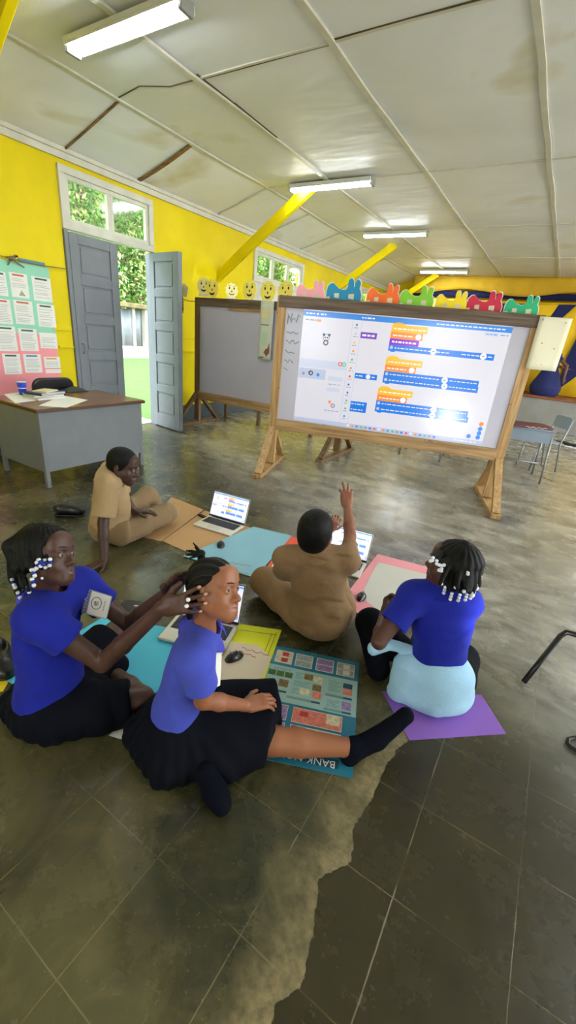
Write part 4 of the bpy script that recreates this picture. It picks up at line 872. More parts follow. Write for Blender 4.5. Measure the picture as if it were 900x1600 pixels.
def mouse(px, py, rz, z, lab, dots=False, s=1.0):
    p = onz((px, py), z + 0.012); t = thing('computer_mouse', (p[0], p[1], z), lab, 'computer mouse', rz)
    mb = MB(); P = []
    for i in range(13):
        v = i / 12; y = (v - .5) * 0.105 * s; wv = 0.033 * s * (math.sin(math.pi * min(max(v, .03), .97)) ** 0.45) * (1 - 0.10 * math.sin(math.pi * v)); hv = 0.036 * s * (math.sin(math.pi * min(max(v * .92 + .05, .02), .98)) ** 0.7)
        P.append([(wv * math.cos(a), y, max(0.0, hv * math.sin(a))) for a in np.linspace(0, math.pi, 13)])
    mb.grid(P, 0); mb.add([q for r in P for q in (r[0], r[-1])], [(2 * i, 2 * i + 2, 2 * i + 3, 2 * i + 1) for i in range(12)]); mb.build('shell', M_mouse, t, sub=1)
    MB().ell((0, 0.028 * s, 0.027 * s), (0.004, 0.010, 0.006)).build('scroll_wheel', M_kg, t)
    MB().beam((0, 0.050 * s, 0.022 * s), (0, 0.012 * s, 0.0345 * s), 0.0012, 0.002).build('button_seam', M_bez, t)
    if dots:
        d = MB()
        for x, y, zz in ((0.012, 0.02, .031), (-0.013, 0.018, .031), (0.0, 0.0, .0365), (0.016, -0.012, .0325), (-0.016, -0.014, .0325), (0.005, -0.03, .029)): d.ell((x * s, y * s, zz * s), (0.004, 0.004, 0.0015), nu=8, nv=6)
        d.build('grey_dots', mat('mouse_grey_dot', (92, 96, 104), 0.4), t)
    return t
mouse(345, 850, 0.7, 0.008, 'small black mouse on the edge of the pale blue poster')
mouse(565, 931, 0.1, 0.0042, 'black mouse on the white sheet beside the seated girl')
mouse(366, 1025, -0.35, 0.0088, 'black dotted mouse on the cream sheet beside the front laptop', True, 0.95)
q = onz((316, 807), 0.012); MBm = MB(); MBm.box(-0.05, 0.05, -0.014, 0.014, 0, 0.022); o = MBm.build('charger_plug', M_bez, loc=(q[0], q[1], 0.0045), bevel=0.006); o.rotation_euler = (0, 0, -0.1); tag(o, 'small black plug lying at the left of the first laptop', 'plug')
# black case with a pale slot lying left of the front laptop
cs_ = onz((213, 955), 0.01); case = thing('black_case', (cs_[0], cs_[1], 0.0024), 'black rounded case with white slot behind the outstretched arms', 'case', 0.56)
MB().prism(pad(0.20, 0.17, 0, 0.035), (0, 0, 0), (1, 0, 0), (0, 1, 0), (0, 0, 1), 0.018).build('case_body', mat('matt_black_plastic', (22, 23, 25), 0.5), case, bevel=0.004)
MB().prism(pad(0.05, 0.010, 0, 0.0045), (0.0, 0.035, 0.0182), (1, 0, 0), (0, 1, 0), (0, 0, 1), 0.0008).build('slot_label', M_wc, case)
# ================================================================== student desks and chairs beyond the boards
M_blue = mat('pale_blue_steel', (132, 146, 162), 0.45, noise=(5, 0.06)); M_tubeg = mat('grey_steel_tube', (138, 142, 146), 0.35, 0.5); M_mar = mat('maroon_cover', (92, 30, 40), 0.4)
def sdesk(x, y, rz, lab, grp=None):
    t = thing('student_desk', (x, y, 0), lab, 'student desk', rz, grp); W_, D_, Z_ = 0.60, 0.45, 0.70
    MB().box(-W_ / 2, W_ / 2, -D_ / 2, D_ / 2, Z_ - 0.02, Z_).build('desk_top', M_blue, t, bevel=0.006)
    MB().box(-W_ / 2 + .02, W_ / 2 - .02, -D_ / 2 + .015, -D_ / 2 + .02, Z_ - 0.17, Z_ - 0.02).box(-W_ / 2 + .02, W_ / 2 - .02, -D_ / 2 + .02, D_ / 2 - .02, Z_ - 0.17, Z_ - 0.165).box(-W_ / 2 + .02, -W_ / 2 + .025, -D_ / 2 + .02, D_ / 2 - .02, Z_ - 0.17, Z_ - 0.02).box(W_ / 2 - .025, W_ / 2 - .02, -D_ / 2 + .02, D_ / 2 - .02, Z_ - 0.17, Z_ - 0.02).build('book_box', M_blue, t)
    for sx in (-1, 1):
        for sy in (-1, 1): MB().tube([(sx * (W_ / 2 + .0), sy * (D_ / 2 + .02), 0.0), (sx * (W_ / 2 - .02), sy * (D_ / 2 - .03), Z_ - .02)], 0.013).build('leg', M_tubeg, t)
        MB().tube([(sx * (W_ / 2 - .005), -D_ / 2 + .0, 0.22), (sx * (W_ / 2 - .005), D_ / 2 - .0, 0.22)], 0.010).build('stretcher', M_tubeg, t)
    MB().tube([(-W_ / 2, 0, 0.22), (W_ / 2, 0, 0.22)], 0.010).build('stretcher', M_tubeg, t)
    return t
def schair(x, y, rz, lab, grp=None):
    t = thing('student_chair', (x, y, 0), lab, 'student chair', rz, grp)
    MB().prism(pad(0.36, 0.36, 0, 0.06), (0, 0, 0.42), (1, 0, 0), (0, 1, 0), (0, 0, 1), 0.018).build('seat', M_blue, t, bevel=0.005)
    MB().prism(pad(0.36, 0.17, 0, 0.05), (0, 0.20, 0.72), (1, 0, 0), (0, 0.16, 1), (0, 1, -0.16), 0.014).build('backrest', M_blue, t, bevel=0.004)
    for sx in (-1, 1):
        MB().tube([(sx * 0.17, 0.22, 0), (sx * 0.17, 0.15, 0.42), (sx * 0.17, 0.23, 0.79)], 0.012).build('leg', M_tubeg, t)
        MB().tube([(sx * 0.17, -0.20, 0), (sx * 0.17, -0.15, 0.42)], 0.012).build('leg', M_tubeg, t)
    return t
sdesk(-0.22, 6.55, 0.25, 'pale blue student desk to the right of the projected board')
schair(0.02, 7.35, 0.25 - 1.2, 'pale blue student chair behind the desk right of the board')
sdesk(-1.52, 6.6, 0.1, 'student desk whose legs show beneath the projected board')
schair(-2.15, 7.35, 2.4, 'student chair whose legs show beneath the left half of the projected board')
bkz = thing('maroon_folder', (-0.20, 6.5, 0.70), 'maroon folder with pale lettering on the right student desk', 'folder', 0.4)
MB().box(-0.24, 0.24, -0.17, 0.17, 0, 0.035).build('folder_body', M_mar, bkz, bevel=0.004)
sb = MB(); sb.tube([(-0.10 + 0.02 * i, -0.172, 0.014 + 0.008 * math.sin(i * 1.7)) for i in range(14)], 0.003, 4); sb.build('lettering', M_wc, bkz)
bn = thing('wooden_bench', (-4.2, 6.2, 0), 'low brown wooden bench behind the weathered whiteboard', 'bench')
MB().box(-1.0, 1.0, -0.13, 0.13, 0.40, 0.44).build('seat', M_oldX, bn, bevel=0.004)
for x in (-0.93, -0.18, 0.9):
    MB().box(x - .025, x + .025, -0.03, 0.03, 0, 0.40).build('leg', M_oldZ, bn, bevel=0.004)
# black tubular chair whose legs enter the frame at the right
fc_ = thing('metal_chair', (0.75, 1.95, 0), 'black tubular chair whose legs reach in at the right edge', 'chair')
def rel(p): return np.array(p) - np.array([0.75, 1.95, 0])
f0 = onz((818, 1066), 0.012); f1 = onz((880, 988), 0.235); f2 = f1 + np.array([0.09, 0.0, 0.012])
MB().tube([rel(f0), rel(f0 + (f1 - f0) * .5), rel(f0 + (f1 - f0) * .93), rel(f1 + np.array([0.012, 0, 0.008])), rel(f1 + np.array([0.04, 0, .010])), rel(f2), rel((1.05, 2.0, 0.25))], 0.0135, 12).build('leg', M_blkm, fc_)
p1_ = onz((900, 1152), .012); p2_ = onz((905, 1174), .012)
lp = [np.array([1.02, 1.86, 0.42]), p1_ + np.array([.36, .04, .02]), p1_ + np.array([.30, .02, 0]), p1_, onz((888, 1155), .012), onz((887, 1162), .012), onz((893, 1168), .012), p2_, p2_ + np.array([.28, -.04, 0]), p2_ + np.array([.34, -.04, .02]), np.array([1.02, 1.62, 0.42])]
MB().tube([rel(p) for p in lp], 0.009, 10).build('sled_base', M_blkm, fc_)
MB().prism(pad(0.42, 0.42, 0, 0.06), rel((1.13, 1.84, 0.42)), (1, 0, 0), (0, 1, 0), (0, 0, 1), 0.03).build('seat', M_blk, fc_, bevel=0.01)
MB().tube([rel((1.05, 2.0, 0.25)), rel((1.12, 1.98, 0.29)), rel((1.15, 1.96, 0.42))], 0.0135, 12).build('leg', M_blkm, fc_)
for y in (1.66, 2.02): MB().tube([rel((1.42, y, 0.0)), rel((1.31, y, 0.42)), rel((1.38, y, 0.80))], 0.0135, 12).build('leg', M_blkm, fc_)
MB().prism(pad(0.40, 0.20, 0, 0.05), rel((1.375, 1.84, 0.72)), (0, 1, 0), (0.18, 0, 1), (1, 0, -0.18), 0.03).build('backrest', M_blk, fc_, bevel=0.01)
# the projector's lamp, standing low at the right outside the frame: throws its beam on the near board
G_ = wb_point(B1O, B1X, rz1, 1.943, -0.0125, 0.865); nb_ = nz([B1X[1], -B1X[0], 0]); v_ = nz(G_ - CAM); rf_ = v_ - 2 * (v_ @ nb_) * nb_
pl = bpy.data.lights.new('projector_beam', 'SPOT'); pl.energy = 26; pl.spot_size = math.radians(46); pl.spot_blend = 0.4; pl.shadow_soft_size = 0.035
po = bpy.data.objects.new('projector_beam', pl); COL.objects.link(po); po.location = G_ + rf_ * 4.2
ctr_ = wb_point(B1O, B1X, rz1, 1.3, -0.01, 1.22); po.rotation_euler = Vector(ctr_ - np.array(po.location)).to_track_quat('-Z', 'Y').to_euler()
# ================================================================== people: smooth implicit bodies and clothes, meshed once each
def ax3(r, f, u): return np.array([r, f, u])
def ortho(f, u):
    u = nz(u); f = np.array(f, float); f = nz(f - u * (f @ u)); return np.array([np.cross(f, u), f, u])   # rows right, forward, up
class SDF:
    def __init__(s): s.ops = []
    def op(s, fn, lo, hi, mode='add', k=0.02): s.ops.append((fn, np.array(lo, float), np.array(hi, float), mode, k)); return s
    @staticmethod
    def fcap(a, b, ra, rb):
        a, b = np.array(a, float), np.array(b, float); d = b - a; L2 = max(d @ d, 1e-9)
        def fn(x, y, z):
            px, py, pz = x - a[0], y - a[1], z - a[2]
            t = np.clip((px * d[0] + py * d[1] + pz * d[2]) / L2, 0, 1)
            return np.sqrt((px - t * d[0]) ** 2 + (py - t * d[1]) ** 2 + (pz - t * d[2]) ** 2) - (ra + (rb - ra) * t)
        m = max(ra, rb); return fn, np.minimum(a, b) - m, np.maximum(a, b) + m
    @staticmethod
    def fell(c, rad, A):
        c = np.array(c, float); A = np.array(A, float); r = np.array(rad, float)
        def fn(x, y, z):
            px, py, pz = x - c[0], y - c[1], z - c[2]
            q = [(A[i][0] * px + A[i][1] * py + A[i][2] * pz) for i in range(3)]
            k0 = np.sqrt(sum((q[i] / r[i]) ** 2 for i in range(3))); k1 = np.sqrt(sum((q[i] / r[i] ** 2) ** 2 for i in range(3)))
            return k0 * (k0 - 1) / np.maximum(k1, 1e-6)
        e = np.sqrt(((A * r[:, None]) ** 2).sum(0)); return fn, c - e, c + e
    @staticmethod
    def fbox(c, half, A, rr):
        c = np.array(c, float); A = np.array(A, float)
        def fn(x, y, z):
            px, py, pz = x - c[0], y - c[1], z - c[2]
            q = [np.abs(A[i][0] * px + A[i][1] * py + A[i][2] * pz) - (half[i] - rr) for i in range(3)]
            o = np.sqrt(sum(np.maximum(v, 0) ** 2 for v in q)); return o + np.minimum(np.maximum(np.maximum(q[0], q[1]), q[2]), 0) - rr
        e = np.sqrt(((A * np.array(half)[:, None]) ** 2).sum(0)); return fn, c - e, c + e
    def cap(s, a, b, ra, rb=None, k=0.02, mode='add'): fn, lo, hi = s.fcap(a, b, ra, ra if rb is None else rb); return s.op(fn, lo, hi, mode, k)
    def ell(s, c, rad, A, k=0.02, mode='add'): fn, lo, hi = s.fell(c, rad, A); return s.op(fn, lo, hi, mode, k)
    def box(s, c, half, A, rr, k=0.02, mode='add'): fn, lo, hi = s.fbox(c, half, A, rr); return s.op(fn, lo, hi, mode, k)
    def capcut(s, a, b, ra, rb, p, n, k=0.02, k2=0.006):
        fn0, lo, hi = s.fcap(a, b, ra, rb); p = np.array(p, float); n = nz(n)
        def fn(x, y, z):
            d = fn0(x, y, z); e = (x - p[0]) * n[0] + (y - p[1]) * n[1] + (z - p[2]) * n[2]
            h = np.maximum(k2 - np.abs(d - e), 0) / k2; return np.maximum(d, e) + h * h * k2 / 4
        return s.op(fn, lo, hi, 'add', k)
    def cut(s, p, n, k=0.006):
        p = np.array(p, float); n = nz(n)
        return s.op(lambda x, y, z: (x - p[0]) * n[0] + (y - p[1]) * n[1] + (z - p[2]) * n[2], (-9, -9, -9), (9, 9, 9), 'cut', k)
    def wrinkle(s, amp, freq, seed=0, axis=None):
        rnd = np.random.RandomState(seed); ks = []
        for _ in range(7):
            v = rnd.normal(size=3)
            if axis is not None: a = nz(axis); v = v * 0.55 + a * (v @ a) * 1.6
            v = nz(v) * freq * (0.6 + rnd.rand()); ks.append((v, rnd.rand() * 6.28))
        def fn(x, y, z):
            o = 0
            for i, (v, ph) in enumerate(ks): o = o + np.sin(v[0] * x + v[1] * y + v[2] * z + ph + (0.8 * o if i else 0))
            return o * amp / 3
        return s.op(fn, (-9, -9, -9), (9, 9, 9), 'disp', 0)
    def disp(s, fn): return s.op(fn, (-9, -9, -9), (9, 9, 9), 'disp', 0)
    def mesh(s, h, smooth=2):
        adds = [o for o in s.ops if o[3] == 'add']
        lo = np.min([o[1] for o in adds], 0) - 4 * h - 0.012; hi = np.max([o[2] for o in adds], 0) + 4 * h + 0.012
        n = np.ceil((hi - lo) / h).astype(int) + 1
        ax = [(lo[i] + h * np.arange(n[i])).astype(np.float32) for i in range(3)]
        F = np.full(tuple(n), 0.6, np.float32)
        for fn, a, b, mode, k in s.ops:
            m = k + 3 * h + 0.012
            i0 = np.clip(np.floor((a - m - lo) / h).astype(int), 0, n); i1 = np.clip(np.ceil((b + m - lo) / h).astype(int) + 1, 0, n)
            if np.any(i1 <= i0): continue
            sl = tuple(slice(i0[i], i1[i]) for i in range(3)); V = F[sl]
            x, y, z = ax[0][sl[0]][:, None, None], ax[1][sl[1]][None, :, None], ax[2][sl[2]][None, None, :]
            d = fn(x, y, z).astype(np.float32)
            if mode == 'disp':
                V += np.where(np.abs(V) < 0.05, d, 0).astype(np.float32); continue
            if mode == 'add': hh = np.maximum(k - np.abs(V - d), 0) / max(k, 1e-6); F[sl] = np.minimum(V, d) - hh * hh * k / 4
            elif mode == 'sub': d = -d; hh = np.maximum(k - np.abs(V - d), 0) / max(k, 1e-6); F[sl] = np.maximum(V, d) + hh * hh * k / 4
            else: hh = np.maximum(k - np.abs(V - d), 0) / max(k, 1e-6); F[sl] = np.maximum(V, d) + hh * hh * k / 4
        # surface nets
        ins = F < 0; cnt = np.zeros(tuple(n - 1), np.int8)
        for dx in (0, 1):
            for dy in (0, 1):
                for dz in (0, 1): cnt += ins[dx:n[0] - 1 + dx, dy:n[1] - 1 + dy, dz:n[2] - 1 + dz]
        act = (cnt > 0) & (cnt < 8); I = np.argwhere(act); idx = np.full(tuple(n - 1), -1, np.int64); idx[act] = np.arange(len(I))
        cs = [(dx, dy, dz) for dx in (0, 1) for dy in (0, 1) for dz in (0, 1)]
        V = np.stack([F[I[:, 0] + c[0], I[:, 1] + c[1], I[:, 2] + c[2]] for c in cs], 1).astype(np.float64)
        pos = np.zeros((len(I), 3)); num = np.zeros(len(I))
        for i in range(8):
            for j in range(i + 1, 8):
                if sum(abs(cs[i][q] - cs[j][q]) for q in range(3)) != 1: continue
                cr = (V[:, i] < 0) != (V[:, j] < 0); t = np.where(cr, V[:, i] / np.where(cr, V[:, i] - V[:, j], 1), 0)
                p = np.array(cs[i])[None, :] + t[:, None] * (np.array(cs[j]) - np.array(cs[i]))[None, :]
                pos += np.where(cr[:, None], p, 0); num += cr
        P = lo + h * (I + pos / num[:, None]); faces = []
        for a in range(3):
            b, c = (a + 1) % 3, (a + 2) % 3
            sa = [slice(None)] * 3; sb = [slice(None)] * 3; sa[a] = slice(0, n[a] - 1); sb[a] = slice(1, n[a])
            e = ins[tuple(sa)] != ins[tuple(sb)]; E_ = np.argwhere(e); E_ = E_[(E_[:, b] > 0) & (E_[:, c] > 0) & (E_[:, b] < n[b] - 1) & (E_[:, c] < n[c] - 1)]
            q = []
            for db, dc in ((-1, -1), (0, -1), (0, 0), (-1, 0)):
                J = E_.copy(); J[:, b] += db; J[:, c] += dc; q.append(idx[J[:, 0], J[:, 1], J[:, 2]])
            q = np.stack(q, 1); fl_ = ins[E_[:, 0], E_[:, 1], E_[:, 2]]; q[~fl_] = q[~fl_][:, ::-1]; faces.append(q[(q >= 0).all(1)])
        Fq = np.concatenate(faces)
        for _ in range(smooth):
            acc = np.zeros_like(P); cn = np.zeros(len(P))
            for u, v in ((0, 1), (1, 2), (2, 3), (3, 0)):
                np.add.at(acc, Fq[:, u], P[Fq[:, v]]); np.add.at(acc, Fq[:, v], P[Fq[:, u]]); np.add.at(cn, Fq[:, u], 1); np.add.at(cn, Fq[:, v], 1)
            P = P * 0.5 + 0.5 * acc / cn[:, None]
        return P, Fq
    def build(s, name, mats, parent, h, smooth=2, slotfn=None):
        P, Fq = s.mesh(h, smooth); o0 = np.array(parent.matrix_world.translation if parent is not None and parent.type != 'EMPTY' else (parent.location if parent is not None else (0, 0, 0)))
        if parent is not None and parent.parent is not None: o0 = np.array(parent.parent.location)
        me = bpy.data.meshes.new(name); Q = P - o0
        me.vertices.add(len(Q)); me.vertices.foreach_set('co', Q.astype(np.float32).ravel())
        me.loops.add(len(Fq) * 4); me.loops.foreach_set('vertex_index', Fq.astype(np.int32).ravel())
        me.polygons.add(len(Fq)); me.polygons.foreach_set('loop_start', np.arange(0, len(Fq) * 4, 4, dtype=np.int32)); me.polygons.foreach_set('loop_total', np.full(len(Fq), 4, np.int32))
        for m in (mats if isinstance(mats, (list, tuple)) else [mats]): me.materials.append(m)
        me.polygons.foreach_set('use_smooth', np.ones(len(Fq), bool))
        if slotfn is not None: me.polygons.foreach_set('material_index', slotfn(P[Fq].mean(1)).astype(np.int32))
        me.update(calc_edges=True); me.validate()
        o = bpy.data.objects.new(name, me); put(o, parent); return o
def child(mb, name, mats, parent, root, **kw):
    """mesh given in world points, parented under something whose origin is the root's base"""
    o0 = root.location; mb.v = [(x - o0[0], y - o0[1], z - o0[2]) for x, y, z in mb.v]; return mb.build(name, mats, parent, **kw)
# ---- anatomy helpers -------------------------------------------------
def torso(S, J, A, off=0.0, w=1.0, k=0.05, belly=0.0):
    r, f, t = A; pel, neck = J['pel'], J['neck']; L = np.linalg.norm(neck - pel)
    S.ell(pel + t * L * .66, (.122 * w + off, .084 * w + off, .155 + off), A, k)
    S.ell(pel + t * L * .32 + f * belly * .5, (.112 * w + off, .084 * w + off + belly, .15 + off), A, k)
    S.ell(pel + t * .03, (.132 * w + off, .105 * w + off, .10 + off), A, k)
    S.cap(J['rsh'], J['lsh'], .046 + off, None, k); S.cap(neck - t * .02, J['rsh'], .038 + off, .044 + off, k); S.cap(neck - t * .02, J['lsh'], .038 + off, .044 + off, k)
def arm(S, sh, el, wr, s=1.0): S.cap(sh, el, .041 * s, .031 * s, .015); S.cap(el, el + (wr - el) * .35, .031 * s, .031 * s, .012); S.cap(el + (wr - el) * .35, wr, .031 * s, .021 * s, .012)
def hand(S, wr, d, pn, side, s=0.92, curl=0.3, spread=1.0, thumb=0.0, curls=None):
    y = nz(d); z = np.array(pn, float); z = nz(z - y * (z @ y)); x = np.cross(y, z) * (1 if side == 'R' else -1); tips = []
    S.cap(wr - y * .01, wr + y * .03 * s, .021 * s, .020 * s, .012)
    S.box(wr + y * .047 * s, (.036 * s, .043 * s, .0135 * s), np.array([x, y, z]), .012 * s, .014)
    for i in range(4):
        bx, ln, an = (.027, .0095, -.009, -.026)[i] * s, (.066, .075, .069, .054)[i] * s, (.16, .05, -.07, -.20)[i] * spread
        p = wr + y * (.086, .090, .087, .079)[i] * s + x * bx; dy = y * math.cos(an) + x * math.sin(an); c = (curls[i] if curls else curl); a = c * .8
        rr = (.0088, .009, .0087, .0078)[i] * s; q0 = p - dy * .02 * s; S.cap(q0, p, rr * 1.05, rr, .006)
        for j, fr in enumerate((.46, .30, .24)):
            q = p + (dy * math.cos(a) + z * math.sin(a)) * ln * fr; S.cap(p, q, rr * (1 - .08 * j), rr * (.92 - .08 * j), .003); nd = -dy * math.sin(a) + z * math.cos(a); last = (q, (dy * math.cos(a) + z * math.sin(a)), -nd, rr); p = q; a += c
        tips.append(last)
    p = wr + y * .022 * s + x * .024 * s; d1 = nz(y * .62 + x * (.75 - thumb * .6) + z * (.30 + thumb * .4)); q = p + d1 * .042 * s; S.cap(p, q, .0125 * s, .0105 * s, .010)
    d2 = nz(y * .85 + x * (.38 - thumb * .4) + z * (.25 + thumb * .3)); e = q + d2 * .032 * s; S.cap(q, e, .0102 * s, .0085 * s, .004); tips.append((e, d2, -z, .0085 * s))
    return tips
def leg(S, hip, kn, an, s=1.0): S.cap(hip, kn, .070 * s, .050 * s, .02); m = kn + (an - kn) * .32; S.cap(kn, m, .047 * s, .047 * s, .015); S.cap(m, an, .047 * s, .029 * s, .015)
def foot(S, an, toe, up, off=0.0, k=0.015):
    d = nz(np.array(toe) - np.array(an)); u = np.array(up, float); u = nz(u - d * (u @ d)); heel = an - d * .03 - u * .025
    S.cap(an, heel, .031 + off, .028 + off, k); S.cap(heel, an + d * .10 - u * .025, .029 + off, .029 + off, k); S.cap(an, an + d * .10 - u * .02, .030 + off, .029 + off, k); S.cap(an + d * .095 - u * .025, toe, .034 + off, .026 + off, k)
def head(S, c, A, s=1.0, neck=None, neckr=.042, smile=0.0, lid=.0034):
    r, f, u = A; L = lambda x, y, z: c + (r * x + f * y + u * z) * s; R3 = lambda *v: tuple(q * s for q in v)
    if neck is not None: S.cap(L(0, -.018, -.055), neck, neckr, neckr * 1.06, .02)
    S.ell(L(0, -.012, .035), R3(.071, .088, .076), A, .02); S.ell(L(0, .028, -.022), R3(.057, .056, .074), A, .03)
    S.cap(L(-.050, .0, -.045), L(-.016, .062, -.088), .022 * s, .020 * s, .025); S.cap(L(.050, .0, -.045), L(.016, .062, -.088), .022 * s, .020 * s, .025)
    S.ell(L(0, .066, -.090), R3(.024, .020, .017), A, .022)
    for q in (-1, 1):
        S.ell(L(q * .036, .052, -.030), R3(.026, .024, .026), A, .02); S.cap(L(q * .012, .084, .024), L(q * .046, .068, .024), .009 * s, .008 * s, .016)
    S.ell(L(0, .066, .055), R3(.048, .022, .030), A, .03)
    for q in (-1, 1): S.ell(L(q * .031, .088, .004), R3(.016, .013, .010), A, .012, 'sub')
    S.cap(L(0, .080, .008), L(0, .098, -.026), .007 * s, .0115 * s, .014); S.ell(L(0, .1005, -.030), R3(.0135, .012, .011), A, .008)
    for q in (-1, 1): S.ell(L(q * .0145, .088, -.033), R3(.0105, .0125, .009), A, .007); S.ell(L(q * .008, .098, -.041), R3(.0045, .006, .004), A, .004, 'sub')
    S.ell(L(0, .0725, -.062), R3(.031, .016, .021), A, .02)
    zc = -.0605 + .0052 * smile; S.cap(L(-.021 - .0042 * smile, 0.0835 - .0018 * smile, zc), L(0, .0920, -.0560), .0055 * s, .0072 * s, .004); S.cap(L(.021 + .0042 * smile, 0.0835 - .0018 * smile, zc), L(0, .0920, -.0560), .0055 * s, .0072 * s, .004)
    S.cap(L(-.017, .081, -.0665 + .004 * smile), L(0, .0905, -.0698), .0055 * s, .0082 * s, .004); S.cap(L(.017, .081, -.0665 + .004 * smile), L(0, .0905, -.0698), .0055 * s, .0082 * s, .004)
    [S.box(L(q * .0095, .0990, -.0630 + .0012 * smile), R3(.0115, .0085, .0008), np.array([nz(r + u * q * .07 * smile), f, nz(u - r * q * .07 * smile)]), .0005, .003, 'sub') for q in (-1, 1)]
    for q in (-1, 1):
        S.ell(L(q * .031, .0765, .004), R3(.0150, .0125, .0125), A, .004)         # lids over the eyeball
        S.box(L(q * .031, .0900, .0030), R3(.0125, .010, lid), A, min(.0028, lid * .8) * s, .003, 'sub')
        e = L(q * .071, -.012, -.006); EA = np.array([nz(r + f * .5 * q * -1), nz(f + r * .5 * q), u]); S.ell(e, R3(.009, .020, .030), EA, .008); S.ell(e + r * q * .010 * s + f * .004 * s, R3(.006, .010, .017), EA, .005, 'sub')
    return L
def lips_slot(c, A, s):
    def fn(P):
        q = (P - c) @ np.array(A).T / s; m = ((q[:, 0] / .0200) ** 2 + ((q[:, 2] + .0625) / .0125) ** 2 < 1) & (q[:, 1] > .080); return m.astype(int)
    return fn
M_eyew = mat('eye_white', (160, 150, 140), 0.3); M_iris = mat('dark_brown_iris', (26, 15, 10), 0.12); M_hair = mat('black_hair', (8, 7, 7), 0.6, bump=(160, 0.003), spec=0.22); M_brow = mat('brow_hair', (22, 15, 12), 0.7)
def eyes(root, parent, c, A, s, look=(0, 1, 0)):
    r, f, u = A; L = lambda x, y, z: c + (r * x + f * y + u * z) * s; MM = Matrix(np.array(A).T.tolist())
    for q in (-1, 1):
        mb = MB(); e = L(q * .031, .0745, .0035); mb.ell(e, tuple(v * s for v in (.0128, .0125, .0118)), MM, 18, 12, 0)
        g = nz(r * look[0] + f * look[1] + u * look[2]); G = ortho(u, g); mb.ell(e + g * .0082 * s, tuple(v * s for v in (.0068, .0068, .0046)), Matrix(G.T.tolist()), 14, 8, 1)
        child(mb, 'eye', [M_eyew, M_iris], parent, root)
        mb = MB(); K = [L(q * x, y, z) for x, y, z in ((.012, .0945, .0265), (.025, .0925, .0300), (.038, .0855, .0305), (.049, .0755, .0265))]; mb.tube(K, [.0022 * s, .0030 * s, .0026 * s, .0010 * s], 6); child(mb, 'eyebrow', M_brow, parent, root)
def haircap(S, c, A, s, off=0.008, line=((0, .060, .058), (0, .75, -.60)), k=0.01, low=-.075):
    r, f, u = A; L = lambda x, y, z: c + (r * x + f * y + u * z) * s; n = nz(r * line[1][0] + f * line[1][1] + u * line[1][2]); p = L(*line[0])
    S.ell(L(0, -.012, .035), tuple((v) * s + off for v in (.071, .088, .076)), A, .02); S.ell(L(0, -.03, -.015), tuple(v * s + off for v in (.060, .058, .060)), A, .03)
    S.cut(p, n, .006); S.cut(L(0, 0, low), -u, .01)
def sleeve(S, sh, el, fr, r0, r1, armr, k=0.03):
    n = nz(el - sh); e = sh + (el - sh) * fr; S.capcut(sh, e + n * r1, r0, r1, e, n, k)
    return e, n
def carve_sleeve(S, e, n, armr): S.cap(e - n * .018, e + n * .05, armr, armr + .004, .003, 'sub')
def collar(root, parent, J, A, m, r=.062, hgt=.035, lean=None, open_=0.35, flare=.024):
    rr, f, t = A; ctr = J['neck'] - t * .006 + f * .010; rows = []; n = 28
    for (rad, z) in ((r * .95, -.012), (r * .95, hgt * .7), (r * .98, hgt * .86), (r * 1.06, hgt * .82), (r + flare * .9, hgt * .25), (r + flare * 1.7, hgt * -.35)):
        row = []
        for i in range(n + 1):
            a = math.pi / 2 + open_ + (2 * math.pi - 2 * open_) * i / n; sag = -.034 * max(0, math.sin(a)) ** 2 - (.016 * max(0, math.sin(a)) if z < 0.0 else 0)
            row.append(ctr + rr * rad * 1.0 * math.cos(a) + f * rad * 1.02 * math.sin(a) + t * (z + sag))
        rows.append(row)
    mb = MB(); mb.grid(rows); return child(mb, 'collar', m, parent, root, solid=0.004, sub=1)
def beads(root, parent, items, r, m):
    """each bead is an object; copies share one mesh"""
    first = None
    for P, mm in items:
        if first is None or mm is not first[1]:
            pass
        key = mm.name
        if key not in beads.cache:
            mb = MB(); mb.lathe([(r * .35, -r * .85), (r * .85, -r * .6), (r, 0), (r * .85, r * .6), (r * .35, r * .85)], (0, 0, 0), 12); o = mb.build('hair_bead', mm, parent); beads.cache[key] = o
        else: o = beads.cache[key].copy(); COL.objects.link(o); o.parent = parent
        o.location = np.array(P) - np.array(root.location); o.rotation_euler = (random.uniform(-.4, .4), random.uniform(-.4, .4), 0)
beads.cache = {}
def skin(name, col): return mat(name, col, 0.46, noise=(9, 0.07), spec=0.42, bump=(220, 0.0006))
def lipm(name, col): return mat(name, col, 0.38)
M_khaki = mat('khaki_cloth', (172, 144, 106), 0.85, noise=(14, 0.05), bump=(60, 0.0025), sheen=0.1, spec=0.12)
M_khakip = mat('khaki_trouser_cloth', (140, 116, 86), 0.85, noise=(14, 0.05), bump=(60, 0.0025), sheen=0.1, spec=0.12)
M_khakid = mat('dark_khaki_cloth', (138, 110, 80), 0.85, noise=(14, 0.06), bump=(60, 0.0025), sheen=0.05, spec=0.12)
M_polo = mat('royal_blue_polo', (30, 40, 152), 0.8, noise=(12, 0.06), bump=(120, 0.0015), sheen=0.05, spec=0.12)
M_polol = mat('washed_blue_polo', (72, 83, 188), 0.8, noise=(12, 0.06), bump=(120, 0.0015), sheen=0.05, spec=0.12)
M_coll = mat('faded_blue_collar', (80, 82, 188), 0.8, noise=(20, 0.05), spec=0.12)
M_nskirt = mat('navy_skirt_cloth', (9, 12, 22), 0.85, noise=(12, 0.08), bump=(90, 0.0015), spec=0.12)
M_sock = mat('navy_sock_knit', (9, 12, 24), 0.95, bump=(160, 0.002), spec=0.12)
M_bw = mat('white_hair_bead', (226, 230, 240), 0.18); M_bb = mat('blue_hair_bead', (26, 42, 150), 0.18)
